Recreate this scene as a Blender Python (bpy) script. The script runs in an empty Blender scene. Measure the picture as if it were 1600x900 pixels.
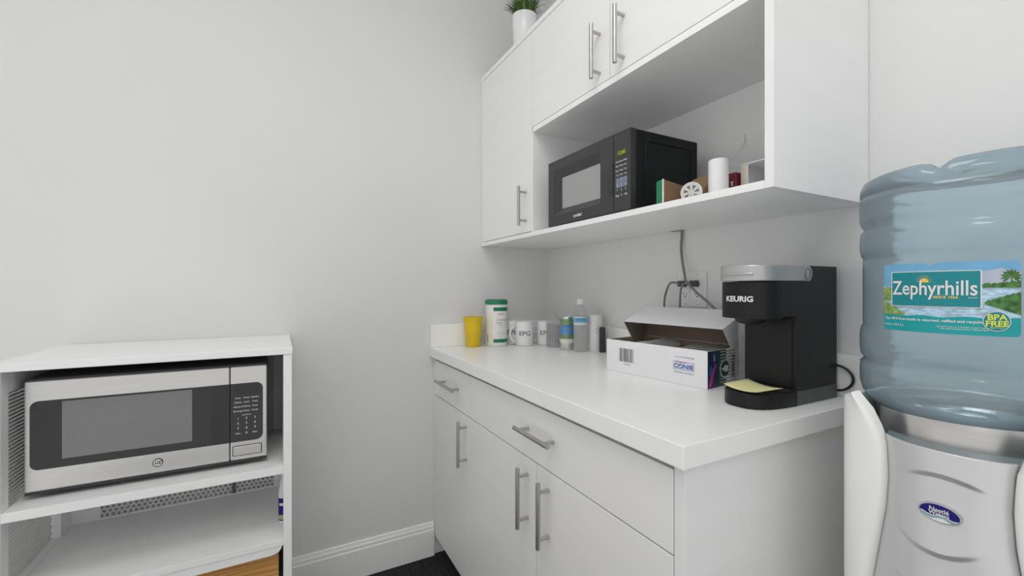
import bpy, bmesh, math, random
from mathutils import Vector, Matrix, Euler
PI = math.pi
R = math.radians
random.seed(7)
SC = bpy.context.scene
COL = SC.collection

# ------------------------------------------------------------------ camera
F_PX, YAW = 679.5, math.atan2(365, 679.5)
cam_d = bpy.data.cameras.new('camera')
cam_d.sensor_width = 36.0
cam_d.lens = F_PX / 1600 * 36
cam_d.clip_start = 0.02
cam = bpy.data.objects.new('camera', cam_d)
COL.objects.link(cam)
cam.location = (1.859, -1.207, 1.175)
cam.rotation_euler = (PI/2, 0, PI/2 - YAW)
SC.camera = cam

# ------------------------------------------------------------------ world, exposure
w = bpy.data.worlds.new('world')
SC.world = w
w.use_nodes = True
_nt = w.node_tree          # added ambient fill, stronger from below to lift undersides and lower parts
_tc = _nt.nodes.new('ShaderNodeTexCoord'); _sp = _nt.nodes.new('ShaderNodeSeparateXYZ'); _mr = _nt.nodes.new('ShaderNodeMapRange')
_mr.inputs['From Min'].default_value = -.6; _mr.inputs['From Max'].default_value = .6
_mr.inputs['To Min'].default_value = 1.5; _mr.inputs['To Max'].default_value = .78
_cb = _nt.nodes.new('ShaderNodeCombineColor')
_nt.links.new(_tc.outputs['Generated'], _sp.inputs[0]); _nt.links.new(_sp.outputs[2], _mr.inputs['Value'])
for _i in range(3): _nt.links.new(_mr.outputs[0], _cb.inputs[_i])
_nt.links.new(_cb.outputs[0], _nt.nodes['Background'].inputs[0])
w.node_tree.nodes['Background'].inputs[1].default_value = 0.83
SC.cycles.transparent_max_bounces = 40
SC.view_settings.view_transform = 'Standard'
SC.view_settings.look = 'None'
SC.view_settings.gamma = 1
SC.view_settings.use_curve_mapping = False
SC.view_settings.exposure = -0.24
LAMP = 6.6            # radiance of the ceiling light panels
CEIL = 2.75
LIGHTS = [(1.55, -1.25), (2.8, -2.3)]
ROOM = (0.0, 3.3, -3.3, 0.0)   # x0 x1 y0 y1

# ------------------------------------------------------------------ materials
def mat(name, col, rough=0.5, metal=0.0, var=0.03, scale=30, bump=0.0, bscale=200, stretch=(1, 1, 1), emit=0, spec=0.5, **kw):
    m = bpy.data.materials.new(name)
    m.use_nodes = True
    nt = m.node_tree
    b = nt.nodes['Principled BSDF']
    b.inputs['Roughness'].default_value = rough
    b.inputs['Metallic'].default_value = metal
    b.inputs['Specular IOR Level'].default_value = spec
    for k, v in kw.items():
        b.inputs[k.replace('_', ' ')].default_value = v
    tc = nt.nodes.new('ShaderNodeTexCoord')
    mp = nt.nodes.new('ShaderNodeMapping')
    mp.inputs['Scale'].default_value = stretch
    nt.links.new(tc.outputs['Object'], mp.inputs[0])
    n = nt.nodes.new('ShaderNodeTexNoise')
    n.inputs['Scale'].default_value = scale
    n.inputs['Detail'].default_value = 4
    nt.links.new(mp.outputs[0], n.inputs['Vector'])
    r = nt.nodes.new('ShaderNodeValToRGB')
    r.color_ramp.elements[0].position = 0.3
    r.color_ramp.elements[1].position = 0.7
    r.color_ramp.elements[0].color = tuple(c*(1-var) for c in col) + (1,)
    r.color_ramp.elements[1].color = tuple(min(1, c*(1+var)) for c in col) + (1,)
    nt.links.new(n.outputs['Fac'], r.inputs[0])
    nt.links.new(r.outputs[0], b.inputs['Base Color'])
    if emit:
        b.inputs['Emission Color'].default_value = tuple(col) + (1,)
        b.inputs['Emission Strength'].default_value = emit
    if bump:
        n2 = nt.nodes.new('ShaderNodeTexNoise')
        n2.inputs['Scale'].default_value = bscale
        nt.links.new(mp.outputs[0], n2.inputs['Vector'])
        bp = nt.nodes.new('ShaderNodeBump')
        bp.inputs['Strength'].default_value = bump
        bp.inputs['Distance'].default_value = 0.002
        nt.links.new(n2.outputs['Fac'], bp.inputs['Height'])
        nt.links.new(bp.outputs[0], b.inputs['Normal'])
    return m

def perforated(name, axis):
    m = mat(name, (.72, .72, .71), .45)
    nt = m.node_tree
    b = nt.nodes['Principled BSDF']
    out = nt.nodes['Material Output']
    tc = nt.nodes.new('ShaderNodeTexCoord')
    sep = nt.nodes.new('ShaderNodeSeparateXYZ')
    nt.links.new(tc.outputs['Object'], sep.inputs[0])
    def M(op, a, bb=None, cc=None):
        n = nt.nodes.new('ShaderNodeMath'); n.operation = op
        for i, v in enumerate((a, bb, cc)):
            if v is None: continue
            if isinstance(v, (int, float)): n.inputs[i].default_value = v
            else: nt.links.new(v, n.inputs[i])
        return n.outputs[0]
    # staggered round holes
    run = sep.outputs[axis]
    pitch = .0145 if axis else .0110
    u = M('MULTIPLY', run, 1/pitch)
    v = M('MULTIPLY', sep.outputs[2], 1/(pitch*1.733))
    def dots(du, dv):
        fu = M('SUBTRACT', M('FRACT', M('ADD', u, du)), .5)
        fv = M('MULTIPLY', M('SUBTRACT', M('FRACT', M('ADD', v, dv)), .5), 1.733)
        d = M('SQRT', M('ADD', M('MULTIPLY', fu, fu), M('MULTIPLY', fv, fv)))
        return M('LESS_THAN', d, .32)
    hole = M('MAXIMUM', dots(0.25, 0.25), dots(.75, .75))
    tr = nt.nodes.new('ShaderNodeBsdfTransparent')
    mx = nt.nodes.new('ShaderNodeMixShader')
    nt.links.new(hole, mx.inputs[0]); nt.links.new(b.outputs[0], mx.inputs[1]); nt.links.new(tr.outputs[0], mx.inputs[2])
    nt.links.new(mx.outputs[0], out.inputs[0])
    return m

def clear_plastic(name, col=(.93, .95, .96), refl=.25, milk=.10, rough=.12, wrinkle=0.0):
    m = bpy.data.materials.new(name)
    m.use_nodes = True
    nt = m.node_tree
    nt.nodes.remove(nt.nodes['Principled BSDF'])
    out = nt.nodes['Material Output']
    tr = nt.nodes.new('ShaderNodeBsdfTransparent'); tr.inputs[0].default_value = col + (1,)
    gl = nt.nodes.new('ShaderNodeBsdfGlossy'); gl.inputs['Roughness'].default_value = rough
    df = nt.nodes.new('ShaderNodeBsdfDiffuse'); df.inputs[0].default_value = tuple(min(1, c*.95) for c in col) + (1,)
    lw = nt.nodes.new('ShaderNodeLayerWeight'); lw.inputs[0].default_value = .45
    mul = nt.nodes.new('ShaderNodeMath'); mul.operation = 'MULTIPLY_ADD'
    mul.inputs[1].default_value = .45; mul.inputs[2].default_value = refl*.3
    nt.links.new(lw.outputs['Facing'], mul.inputs[0])
    m1 = nt.nodes.new('ShaderNodeMixShader'); m1.inputs[0].default_value = milk
    nt.links.new(tr.outputs[0], m1.inputs[1]); nt.links.new(df.outputs[0], m1.inputs[2])
    m2 = nt.nodes.new('ShaderNodeMixShader')
    nt.links.new(mul.outputs[0], m2.inputs[0]); nt.links.new(m1.outputs[0], m2.inputs[1]); nt.links.new(gl.outputs[0], m2.inputs[2])
    nt.links.new(m2.outputs[0], out.inputs[0])
    if wrinkle:
        n2 = nt.nodes.new('ShaderNodeTexNoise'); n2.inputs['Scale'].default_value = 90
        bp = nt.nodes.new('ShaderNodeBump'); bp.inputs['Strength'].default_value = wrinkle; bp.inputs['Distance'].default_value = .004
        nt.links.new(n2.outputs['Fac'], bp.inputs['Height'])
        nt.links.new(bp.outputs[0], gl.inputs['Normal']); nt.links.new(bp.outputs[0], lw.inputs['Normal'])
    return m

def wood(name, c1, c2):
    m = mat(name, c1, .45)
    nt = m.node_tree
    wv = nt.nodes.new('ShaderNodeTexWave'); wv.bands_direction = 'Z'
    wv.inputs['Scale'].default_value = 9; wv.inputs['Distortion'].default_value = 7; wv.inputs['Detail'].default_value = 3
    wv.inputs['Detail Scale'].default_value = 1.5
    tc = nt.nodes.new('ShaderNodeTexCoord'); mp = nt.nodes.new('ShaderNodeMapping'); mp.inputs['Scale'].default_value = (1, .35, 3)
    nt.links.new(tc.outputs['Object'], mp.inputs[0]); nt.links.new(mp.outputs[0], wv.inputs[0])
    r = nt.nodes.new('ShaderNodeValToRGB'); r.color_ramp.elements[0].color = c1 + (1,); r.color_ramp.elements[1].color = c2 + (1,)
    nt.links.new(wv.outputs['Fac'], r.inputs[0]); nt.links.new(r.outputs[0], nt.nodes['Principled BSDF'].inputs['Base Color'])
    return m

M = {}
M['wall'] = mat('wall_paint', (.75, .75, .748), .75, var=.012, scale=2.5, bump=.25, bscale=260)
M['ceiling'] = mat('ceiling_paint', (.82, .82, .81), .9, var=.01)
M['trim'] = mat('trim_paint', (.90, .90, .895), .4, var=.01)
M['cab'] = mat('white_melamine', (.87, .87, .87), .38, var=.015, scale=4, stretch=(1, 1, 6))
M['cab_in'] = mat('melamine_edge', (.91, .91, .908), .38, var=.01)
M['gap'] = mat('shadow_gap', (.16, .16, .16), .8)
M['top'] = mat('white_laminate', (.92, .92, .91), .3, var=.012, scale=6)
M['steel'] = mat('brushed_nickel', (.50, .49, .47), .33, 1, var=.06, scale=40)
M['carpet'] = mat('black_carpet', (.012, .012, .013), .95, var=.9, scale=60, stretch=(.18, 2.4, 1), bump=.8, bscale=120)
M['shelf'] = mat('white_powder_coat', (.90, .90, .90), .4, var=.01)
M['perf'] = perforated('perforated_side_sheet', 0)
M['perf_back'] = perforated('perforated_back_sheet', 1)
M['wood'] = wood('honey_wood', (.50, .23, .06), (.66, .36, .12))
M['ss'] = mat('brushed_stainless', (.62, .61, .59), .3, 1, var=.05, scale=20, stretch=(.3, .3, 30))
M['blk_glass'] = mat('black_gloss_panel', (.022, .022, .025), .16, var=.1)
M['blk_glass2'] = mat('black_gloss_side', (.045, .045, .047), .2, var=.1)
M['mw_win'] = mat('grey_mesh_window', (.21, .21, .21), .3, 0, var=.05, scale=200)
M['mw_win_refl'] = mat('window_room_reflection', (.36, .36, .36), .25, 0, var=.05, scale=300)  # pale base colour stands in for the room reflected in the window
M['dark'] = mat('dark_plastic', (.03, .03, .032), .45, var=.1)
M['blk_metal'] = mat('black_painted_steel', (.008, .010, .011), .5, var=.2, spec=.25)
M['blk_front'] = mat('dark_gloss_front', (.035, .037, .037), .22, var=.05)
M['mark'] = mat('white_print', (.75, .75, .75), .5)
M['mark_dim'] = mat('dim_print', (.35, .35, .36), .5)
M['keu'] = mat('black_satin_plastic', (.009, .009, .010), .42, var=.25, scale=120, bump=.1, bscale=900, spec=.32)
M['keu2'] = mat('charcoal_plastic', (.075, .075, .078), .42, var=.08)
M['silver'] = mat('silver_plastic', (.52, .52, .52), .38, .75, var=.03)
M['paper'] = mat('yellow_note', (.80, .77, .40), .8, var=.03)
M['card'] = mat('white_card', (.84, .84, .86), .5, var=.01)
M['kraft'] = mat('brown_card', (.26, .20, .15), .85, var=.08)
M['kraft2'] = mat('torn_brown_card', (.30, .19, .10), .85, var=.12)
M['navy'] = mat('navy_print', (.012, .02, .09), .4)
M['dkgreen'] = mat('dark_green_print', (.015, .07, .045), .4)
M['green'] = mat('green_print', (.01, .20, .10), .4)
M['magenta'] = mat('magenta_print', (.6, .03, .25), .4)
M['blue'] = mat('blue_print', (.02, .10, .40), .4)
M['ink'] = mat('grey_ink', (.12, .12, .14), .6)
M['ink_light'] = mat('pale_ink', (.42, .42, .44), .6)
M['blackink'] = mat('black_ink', (.02, .02, .02), .6)
M['red'] = mat('red_print', (.5, .03, .03), .5)
M['maroon'] = mat('maroon_box', (.16, .015, .03), .4)
M['whitep'] = mat('white_plastic', (.80, .80, .79), .35, var=.01)
M['forkp'] = mat('fork_plastic', (.74, .74, .71), .3, var=.02)
M['offw'] = mat('cream_label', (.80, .78, .66), .5)
M['ceramic'] = mat('white_ceramic', (.84, .84, .84), .15, var=.01)
M['mugink'] = mat('navy_mug_ink', (.03, .025, .14), .4)
M['yellow'] = mat('yellow_plastic', (.92, .66, .01), .35, var=.03, Transmission_Weight=.25)
M['tin'] = mat('tin', (.7, .7, .68), .25, 1)
M['cangreen'] = mat('can_green', (.22, .33, .16), .3, .3)
M['canblue'] = mat('can_blue', (.12, .32, .62), .3, .3)
M['lblue'] = mat('light_blue_label', (.20, .50, .72), .4)
M['cord'] = mat('grey_cord', (.20, .20, .20), .5)
M['cord_b'] = mat('black_cord', (.012, .012, .013), .4)
M['plug'] = mat('dark_plug', (.08, .08, .08), .5)
M['clear'] = clear_plastic('clear_film', (.985, .99, .99), milk=.16, wrinkle=.9)
M['petp'] = clear_plastic('clear_bottle_plastic', (.965, .975, .98), .3, .10, .06, wrinkle=1.0)
M['leaf'] = mat('plant_leaf', (.05, .12, .025), .5, var=.45, scale=50)
M['leaf2'] = mat('plant_leaf_pale', (.17, .24, .05), .5, var=.3, scale=50)
M['soil'] = mat('dark_soil', (.02, .015, .01), .9)
M['cooler'] = mat('cooler_white_plastic', (.90, .90, .88), .33, var=.01)
M['fascia'] = mat('silver_paint', (.66, .66, .665), .34, .55, var=.01)
M['teal_dk'] = mat('dark_teal_plastic', (.05, .10, .125), .25, var=.2)
M['rimgrey'] = mat('blue_grey_plastic', (.20, .25, .28), .3)
M['badge'] = mat('badge_blue', (.004, .004, .17), .3, spec=.3)
M['badgew'] = mat('badge_white', (.80, .84, .80), .3)
M['badgeg'] = mat('badge_teal', (.22, .38, .40), .3)
M['teal'] = mat('label_teal', (.0, .235, .27), .35, var=.03)
M['teal2'] = mat('label_teal_band', (.0, .33, .35), .35, var=.06, scale=10)
M['sky'] = mat('label_sky', (.16, .42, .66), .35, var=.12, scale=25)
M['skyp'] = mat('label_sky_pink', (.46, .50, .60), .35, var=.10, scale=25)
M['water'] = mat('label_water', (.42, .60, .74), .35, var=.35, scale=110, stretch=(1, 1, 3))
M['bush'] = mat('label_bush', (.05, .16, .03), .4, var=.7, scale=140)
M['bushy'] = mat('label_reeds', (.22, .33, .09), .4, var=.5, scale=160)
M['sun'] = mat('label_sun', (.90, .58, .08), .4)
M['ylw'] = mat('label_yellow', (.70, .78, .08), .4)
M['lcd'] = mat('display_green', (.04, .05, .01), .3)
M['btn'] = mat('button_blue', (.16, .20, .27), .35)
M['lamp'] = mat('lamp_diffuser', (1, .985, .96), .5, emit=LAMP, var=0)
M['gold'] = mat('spray_label', (.42, .42, .24), .5)

# bottle: tinted water-filled polycarbonate
def bottle_mat():
    m = bpy.data.materials.new('blue_bottle_plastic')
    m.use_nodes = True
    nt = m.node_tree
    nt.nodes.remove(nt.nodes['Principled BSDF'])
    out = nt.nodes['Material Output']
    tc = nt.nodes.new('ShaderNodeTexCoord')
    n = nt.nodes.new('ShaderNodeTexNoise'); n.inputs['Scale'].default_value = 22; n.inputs['Detail'].default_value = 6
    bp = nt.nodes.new('ShaderNodeBump'); bp.inputs['Strength'].default_value = .22; bp.inputs['Distance'].default_value = .003
    nt.links.new(tc.outputs['Object'], n.inputs['Vector']); nt.links.new(n.outputs['Fac'], bp.inputs['Height'])
    lw = nt.nodes.new('ShaderNodeLayerWeight'); lw.inputs[0].default_value = .5
    nt.links.new(bp.outputs[0], lw.inputs['Normal'])
    # the wall of the jug absorbs more where one looks along it
    r = nt.nodes.new('ShaderNodeValToRGB')
    r.color_ramp.elements[0].position = 0.05; r.color_ramp.elements[0].color = (.86, .95, .985, 1)
    r.color_ramp.elements[1].position = 0.95; r.color_ramp.elements[1].color = (.05, .26, .55, 1)
    e = r.color_ramp.elements.new(.55); e.color = (.62, .82, .93, 1)
    nt.links.new(lw.outputs['Facing'], r.inputs[0])
    tr = nt.nodes.new('ShaderNodeBsdfTransparent'); nt.links.new(r.outputs[0], tr.inputs[0])
    df = nt.nodes.new('ShaderNodeBsdfDiffuse'); df.inputs[0].default_value = (.74, .88, .95, 1)
    tl = nt.nodes.new('ShaderNodeBsdfTranslucent'); tl.inputs[0].default_value = (.64, .86, .97, 1)
    ad = nt.nodes.new('ShaderNodeMixShader'); ad.inputs[0].default_value = .5
    nt.links.new(df.outputs[0], ad.inputs[1]); nt.links.new(tl.outputs[0], ad.inputs[2])
    m1 = nt.nodes.new('ShaderNodeMixShader'); m1.inputs[0].default_value = .46
    nt.links.new(tr.outputs[0], m1.inputs[1]); nt.links.new(ad.outputs[0], m1.inputs[2])
    gl = nt.nodes.new('ShaderNodeBsdfGlossy'); gl.inputs['Roughness'].default_value = .10
    nt.links.new(bp.outputs[0], gl.inputs['Normal'])
    fr = nt.nodes.new('ShaderNodeFresnel'); fr.inputs[0].default_value = 1.5; nt.links.new(bp.outputs[0], fr.inputs['Normal'])
    m2 = nt.nodes.new('ShaderNodeMixShader')
    nt.links.new(fr.outputs[0], m2.inputs[0]); nt.links.new(m1.outputs[0], m2.inputs[1]); nt.links.new(gl.outputs[0], m2.inputs[2])
    nt.links.new(m2.outputs[0], out.inputs[0])
    return m
M['bottle'] = bottle_mat()

# ------------------------------------------------------------------ building helpers
WL = {}      # world origin of each thing, so that parts may be written in world coordinates
def thing(name, label, cat, loc=(0, 0, 0), group=None):
    o = bpy.data.objects.new(name, None)
    o.empty_display_size = .05
    COL.objects.link(o)
    o.location = loc
    o['label'] = label; o['category'] = cat
    if group: o['group'] = group
    WL[o] = Vector(loc)
    return o
def tag(o, label=None, cat=None, group=None, kind=None):
    for k, v in (('label', label), ('category', cat), ('group', group), ('kind', kind)):
        if v: o[k] = v
    return o
def build(name, bm, m, parent=None, smooth=False, loc=None, bevel=0, seg=2, auto=None, recalc=True):
    """links bm (written in world coordinates, or about LOC's origin) as one mesh object"""
    org = WL.get(parent, Vector((0, 0, 0))) if parent is not None else Vector(loc or (0, 0, 0))
    if org.length: bmesh.ops.translate(bm, verts=bm.verts, vec=-org)
    me = bpy.data.meshes.new(name)
    if recalc: bmesh.ops.recalc_face_normals(bm, faces=bm.faces)
    bm.to_mesh(me); bm.free()
    ms = m if isinstance(m, (list, tuple)) else [m]
    for k in ms: me.materials.append(k)
    if smooth:
        me.shade_smooth()
        if auto:
            me.set_sharp_from_angle(angle=R(auto))
    o = bpy.data.objects.new(name, me)
    COL.objects.link(o)
    if parent is not None:
        o.parent = parent
    else:
        o.location = org
    WL[o] = org
    if bevel:
        md = o.modifiers.new('bevel', 'BEVEL'); md.width = bevel; md.segments = seg; md.limit_method = 'ANGLE'
        md.angle_limit = R(40)
    return o
def BM(): return bmesh.new()
def bx(bm, x0, x1, y0, y1, z0, z1, mi=0):
    v = [bm.verts.new(p) for p in ((x0,y0,z0),(x1,y0,z0),(x1,y1,z0),(x0,y1,z0),(x0,y0,z1),(x1,y0,z1),(x1,y1,z1),(x0,y1,z1))]
    for f in ((0,3,2,1),(4,5,6,7),(0,1,5,4),(1,2,6,5),(2,3,7,6),(3,0,4,7)):
        bm.faces.new([v[i] for i in f]).material_index = mi
    return bm
def box(*a): return bx(BM(), *a)
def lathe(bm, prof, c=(0, 0, 0), seg=48, cap0=True, cap1=True, f=None, mi=0):
    rings = []
    for r, z in prof:
        ring = []
        for k in range(seg):
            a = 2*PI*k/seg
            p = Vector((r*math.cos(a), r*math.sin(a), z))
            if f: p = f(p)
            ring.append(bm.verts.new(p + Vector(c)))
        rings.append(ring)
    for i in range(len(rings)-1):
        for k in range(seg):
            bm.faces.new((rings[i][k], rings[i][(k+1) % seg], rings[i+1][(k+1) % seg], rings[i+1][k])).material_index = mi
    if cap0: bm.faces.new(rings[0][::-1]).material_index = mi
    if cap1: bm.faces.new(rings[-1]).material_index = mi
    return bm
def tube(bm, pts, r, seg=10, smooth=True):
    pts = [Vector(p) for p in pts]
    if smooth and len(pts) > 2:
        out = []
        P = [pts[0]] + pts + [pts[-1]]
        for i in range(1, len(P)-2):
            for t in range(6):
                t /= 6
                a, b, c, d = P[i-1], P[i], P[i+1], P[i+2]
                out.append(.5*((2*b)+(-a+c)*t+(2*a-5*b+4*c-d)*t*t+(-a+3*b-3*c+d)*t**3))
        out.append(pts[-1]); pts = out
    rings = []
    up = None
    for i, p in enumerate(pts):
        t = (pts[min(i+1, len(pts)-1)] - pts[max(i-1, 0)]).normalized()
        if up is None:
            up = t.orthogonal().normalized()
        up = (up - t*up.dot(t)).normalized()
        s = t.cross(up)
        rr = r[i] if isinstance(r, list) else r
        rings.append([bm.verts.new(p + rr*(math.cos(2*PI*k/seg)*up + math.sin(2*PI*k/seg)*s)) for k in range(seg)])
    for i in range(len(rings)-1):
        for k in range(seg):
            bm.faces.new((rings[i][k], rings[i][(k+1) % seg], rings[i+1][(k+1) % seg], rings[i+1][k]))
    bm.faces.new(rings[0][::-1]); bm.faces.new(rings[-1])
    return bm
def poly(bm, pts, depth=None, mi=0):
    """flat polygon; depth (a vector) gives it thickness"""
    v = [bm.verts.new(p) for p in pts]
    f = bm.faces.new(v); f.material_index = mi
    if depth is not None:
        d = Vector(depth)
        u = [bm.verts.new(Vector(p)+d) for p in pts]
        bm.faces.new(u[::-1]).material_index = mi
        for i in range(len(v)):
            j = (i+1) % len(v)
            bm.faces.new((v[j], v[i], u[i], u[j])).material_index = mi
    return bm
def rrect(x0, x1, z0, z1, r, n=6):
    pts = []
    for cx, cz, a0 in ((x1-r, z1-r, 0), (x0+r, z1-r, 90), (x0+r, z0+r, 180), (x1-r, z0+r, 270)):
        for k in range(n+1):
            a = R(a0 + 90*k/n); pts.append((cx+r*math.cos(a), cz+r*math.sin(a)))
    return pts
def front_panel(bm, pts2, y0, y1, mi=0):
    """prism of an outline given in (x, z), from y0 (front) to y1"""
    return poly(bm, [(p[0], y0, p[1]) for p in pts2], (0, y1-y0, 0), mi)
def text_bm(s, h, fn, bold=0.0, sx=1.0, thick=.0003, align='CENTER', shear=0.0):
    """mesh of a line of lettering, cap height about h; fn maps (u right, v up, w out) to a point"""
    cu = bpy.data.curves.new('lettering', 'FONT')
    cu.body = s; cu.size = 1; cu.align_x = align; cu.align_y = 'CENTER'; cu.offset = bold; cu.extrude = 0; cu.resolution_u = 3
    cu.shear = shear
    ob = bpy.data.objects.new('lettering', cu)
    COL.objects.link(ob)
    dg = bpy.context.evaluated_depsgraph_get()
    me = bpy.data.meshes.new_from_object(ob.evaluated_get(dg))
    bpy.data.objects.remove(ob); bpy.data.curves.remove(cu)
    bm = BM(); bm.from_mesh(me); bpy.data.meshes.remove(me)
    k = h/.72
    for v in bm.verts:
        v.co = Vector(fn(v.co.x*k*sx, v.co.y*k, thick))
    return bm
def text(name, s, h, fn, m, parent, **kw):
    bm = text_bm(s, h, fn, **kw)
    org = WL.get(parent, Vector((0, 0, 0)))
    bmesh.ops.translate(bm, verts=bm.verts, vec=-org)
    me = bpy.data.meshes.new(name); bm.to_mesh(me); bm.free(); me.materials.append(m)
    o = bpy.data.objects.new(name, me); COL.objects.link(o); o.parent = parent; WL[o] = org
    return o
def multi_text(name, rows, fnat, m, parent, **kw):
    """several lines in one mesh: rows of (string, height, u, v)"""
    bm = BM()
    for s, h, u0, v0 in rows:
        t = text_bm(s, h, lambda u, v, w_, u0=u0, v0=v0: fnat(u+u0, v+v0, w_), **kw)
        me = bpy.data.meshes.new('line'); t.to_mesh(me); t.free(); bm.from_mesh(me); bpy.data.meshes.remove(me)
    org = WL.get(parent, Vector((0, 0, 0)))
    bmesh.ops.translate(bm, verts=bm.verts, vec=-org)
    me = bpy.data.meshes.new(name); bm.to_mesh(me); bm.free(); me.materials.append(m)
    o = bpy.data.objects.new(name, me); COL.objects.link(o); o.parent = parent; WL[o] = org
    return o
def copy_tree(o, parent=None):
    c = o.copy(); COL.objects.link(c)
    if parent is not None: c.parent = parent
    for ch in [k for k in SC.objects if k.parent == o]: copy_tree(ch, c)
    return c

# ------------------------------------------------------------------ the room
x0, x1, y0, y1 = ROOM
T = .12
def struct(name, bm, m, **kw):
    o = build(name, bm, m, **kw); o['kind'] = 'structure'; return o
struct('floor', box(x0-T, 2.3, -2.1, y1+T, -.1, 0), M['carpet'])
struct('ceiling', box(x0-T, x1, y0, y1+T, CEIL, CEIL+.1), M['ceiling'])
struct('wall_left', box(x0-T, x0, y0, y1+T, 0, CEIL), M['wall'])
struct('wall_back', box(x0, x1, y1, y1+T, 0, CEIL), M['wall'])
def baseboard(name, a, b, n):
    """moulded skirting from a to b, n the direction into the room"""
    prof = [(0, 0), (.014, 0), (.014, .112), (.011, .118), (.011, .128), (.008, .133), (.006, .143), (0, .145)]
    bm = BM(); a = Vector(a); b = Vector(b); n = Vector(n)
    A = [bm.verts.new(a + n*p[0] + Vector((0, 0, p[1]))) for p in prof]
    B = [bm.verts.new(b + n*p[0] + Vector((0, 0, p[1]))) for p in prof]
    for i in range(len(prof)):
        j = (i+1) % len(prof)
        bm.faces.new((A[i], A[j], B[j], B[i]))
    bm.faces.new(A[::-1]); bm.faces.new(B)
    return struct(name, bm, M['trim'])
baseboard('baseboard_left', (0, y0, 0), (0, -.603, 0), (1, 0, 0))
baseboard('baseboard_back', (1.365, 0, 0), (x1, 0, 0), (0, -1, 0))

# ------------------------------------------------------------------ ceiling lights
for i, (lx, ly) in enumerate(LIGHTS):
    where = ['on the side of the shelf wall', 'on the side away from the shelf wall'][i]
    t = thing('ceiling_light', 'flat square white ceiling light panel ' + where, 'ceiling light', (lx, ly, CEIL), 'ceiling light panels')
    h = .42
    bm = BM()
    for a in ((lx-h, lx+h, ly-h, ly-h+.02), (lx-h, lx+h, ly+h-.02, ly+h), (lx-h, lx-h+.02, ly-h+.02, ly+h-.02), (lx+h-.02, lx+h, ly-h+.02, ly+h-.02)):
        bx(bm, *a, CEIL-.03, CEIL)
    build('frame', bm, M['trim'], t)
    build('diffuser', box(lx-h+.02, lx+h-.02, ly-h+.02, ly+h-.02, CEIL-.02, CEIL-.004), M['lamp'], t)

# ------------------------------------------------------------------ bar pull handle
def bar_handle(parent, x, z, y, length, vert=True, r=.0062):
    """bar on two posts; (x, z) its centre, y the door's face, bar 32 mm in front"""
    bm = BM(); yb = y-.033; h = length/2; q = h*.72
    if vert:
        tube(bm, [(x, yb, z-h), (x, yb, z+h)], r, 14)
        for s in (-q, q): tube(bm, [(x, y, z+s), (x, yb, z+s)], r*.78, 12)
    else:
        tube(bm, [(x-h, yb, z), (x+h, yb, z)], r, 14)
        for s in (-q, q): tube(bm, [(x+s, y, z), (x+s, yb, z)], r*.78, 12)
    return build('handle', bm, M['steel'], parent, smooth=True, auto=50)

# ------------------------------------------------------------------ base cabinets
FY = -.600
bc = thing('base_cabinet', 'narrow white base cabinet with one drawer over one door in the corner', 'cabinet', (.21, -.3, 0))
bm = BM()
bx(bm, .002, .018, FY+.02, -.002, .09, .862); bx(bm, .397, .413, FY+.02, -.002, .09, .862)
bx(bm, .018, .397, FY+.02, -.002, .09, .106); bx(bm, .018, .397, FY+.03, -.002, .845, .862)
bx(bm, .018, .397, -.012, -.002, .106, .845)
bx(bm, .002, .018, FY, FY+.02, .09, .872)
build('carcass', bm, M['cab_in'], bc)
build('plinth', box(.002, .413, -.545, -.53, 0, .09), M['cab_in'], bc)
dr = build('drawer', box(.020, .4115, FY, FY+.018, .709, .858), M['cab'], bc, bevel=.0008)
bar_handle(dr, .222, .788, FY, .205, False)
do = build('door', box(.020, .4115, FY, FY+.018, .088, .7055), M['cab'], bc, bevel=.0008)
bar_handle(do, .376, .606, FY, .165)

bc = thing('base_cabinet', 'wide white base cabinet with long drawer over two doors and grey side panel', 'cabinet', (.88, -.3, 0))
bm = BM()
bx(bm, .415, .430, FY+.02, -.002, .09, .862)
bx(bm, .430, 1.324, FY+.02, -.002, .09, .106); bx(bm, .430, 1.324, FY+.03, -.002, .845, .862)
bx(bm, .430, 1.324, -.012, -.002, .106, .845)
build('carcass', bm, M['cab_in'], bc)
build('end_panel', box(1.326, 1.346, FY, -.002, 0, .872), M['cab'], bc, bevel=.0008)
build('plinth', box(.415, 1.3255, -.545, -.53, 0, .09), M['cab_in'], bc)
dr = build('drawer', box(.4145, 1.3235, FY, FY+.018, .709, .858), M['cab'], bc, bevel=.0008)
bar_handle(dr, .887, .789, FY, .172, False)
do = build('door', box(.4145, .8645, FY, FY+.018, .088, .7055), M['cab'], bc, bevel=.0008)
bar_handle(do, .822, .601, FY, .165)
do = build('door', box(.8675, 1.3235, FY, FY+.018, .088, .7055), M['cab'], bc, bevel=.0008)
bar_handle(do, .928, .601, FY, .165)

wt = thing('countertop', 'thick white laminate countertop running across both base cabinets', 'countertop', (.68, -.3, .873))
build('slab', box(.001, 1.362, -.62, -.001, .8735, .914), M['top'], wt, bevel=.0015)
build('backsplash', box(.021, 1.362, -.02, -.001, .9142, 1.015), M['top'], wt, bevel=.0012)
build('backsplash', box(.001, .02, -.62, -.001, .9142, 1.015), M['top'], wt, bevel=.0012)

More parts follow.
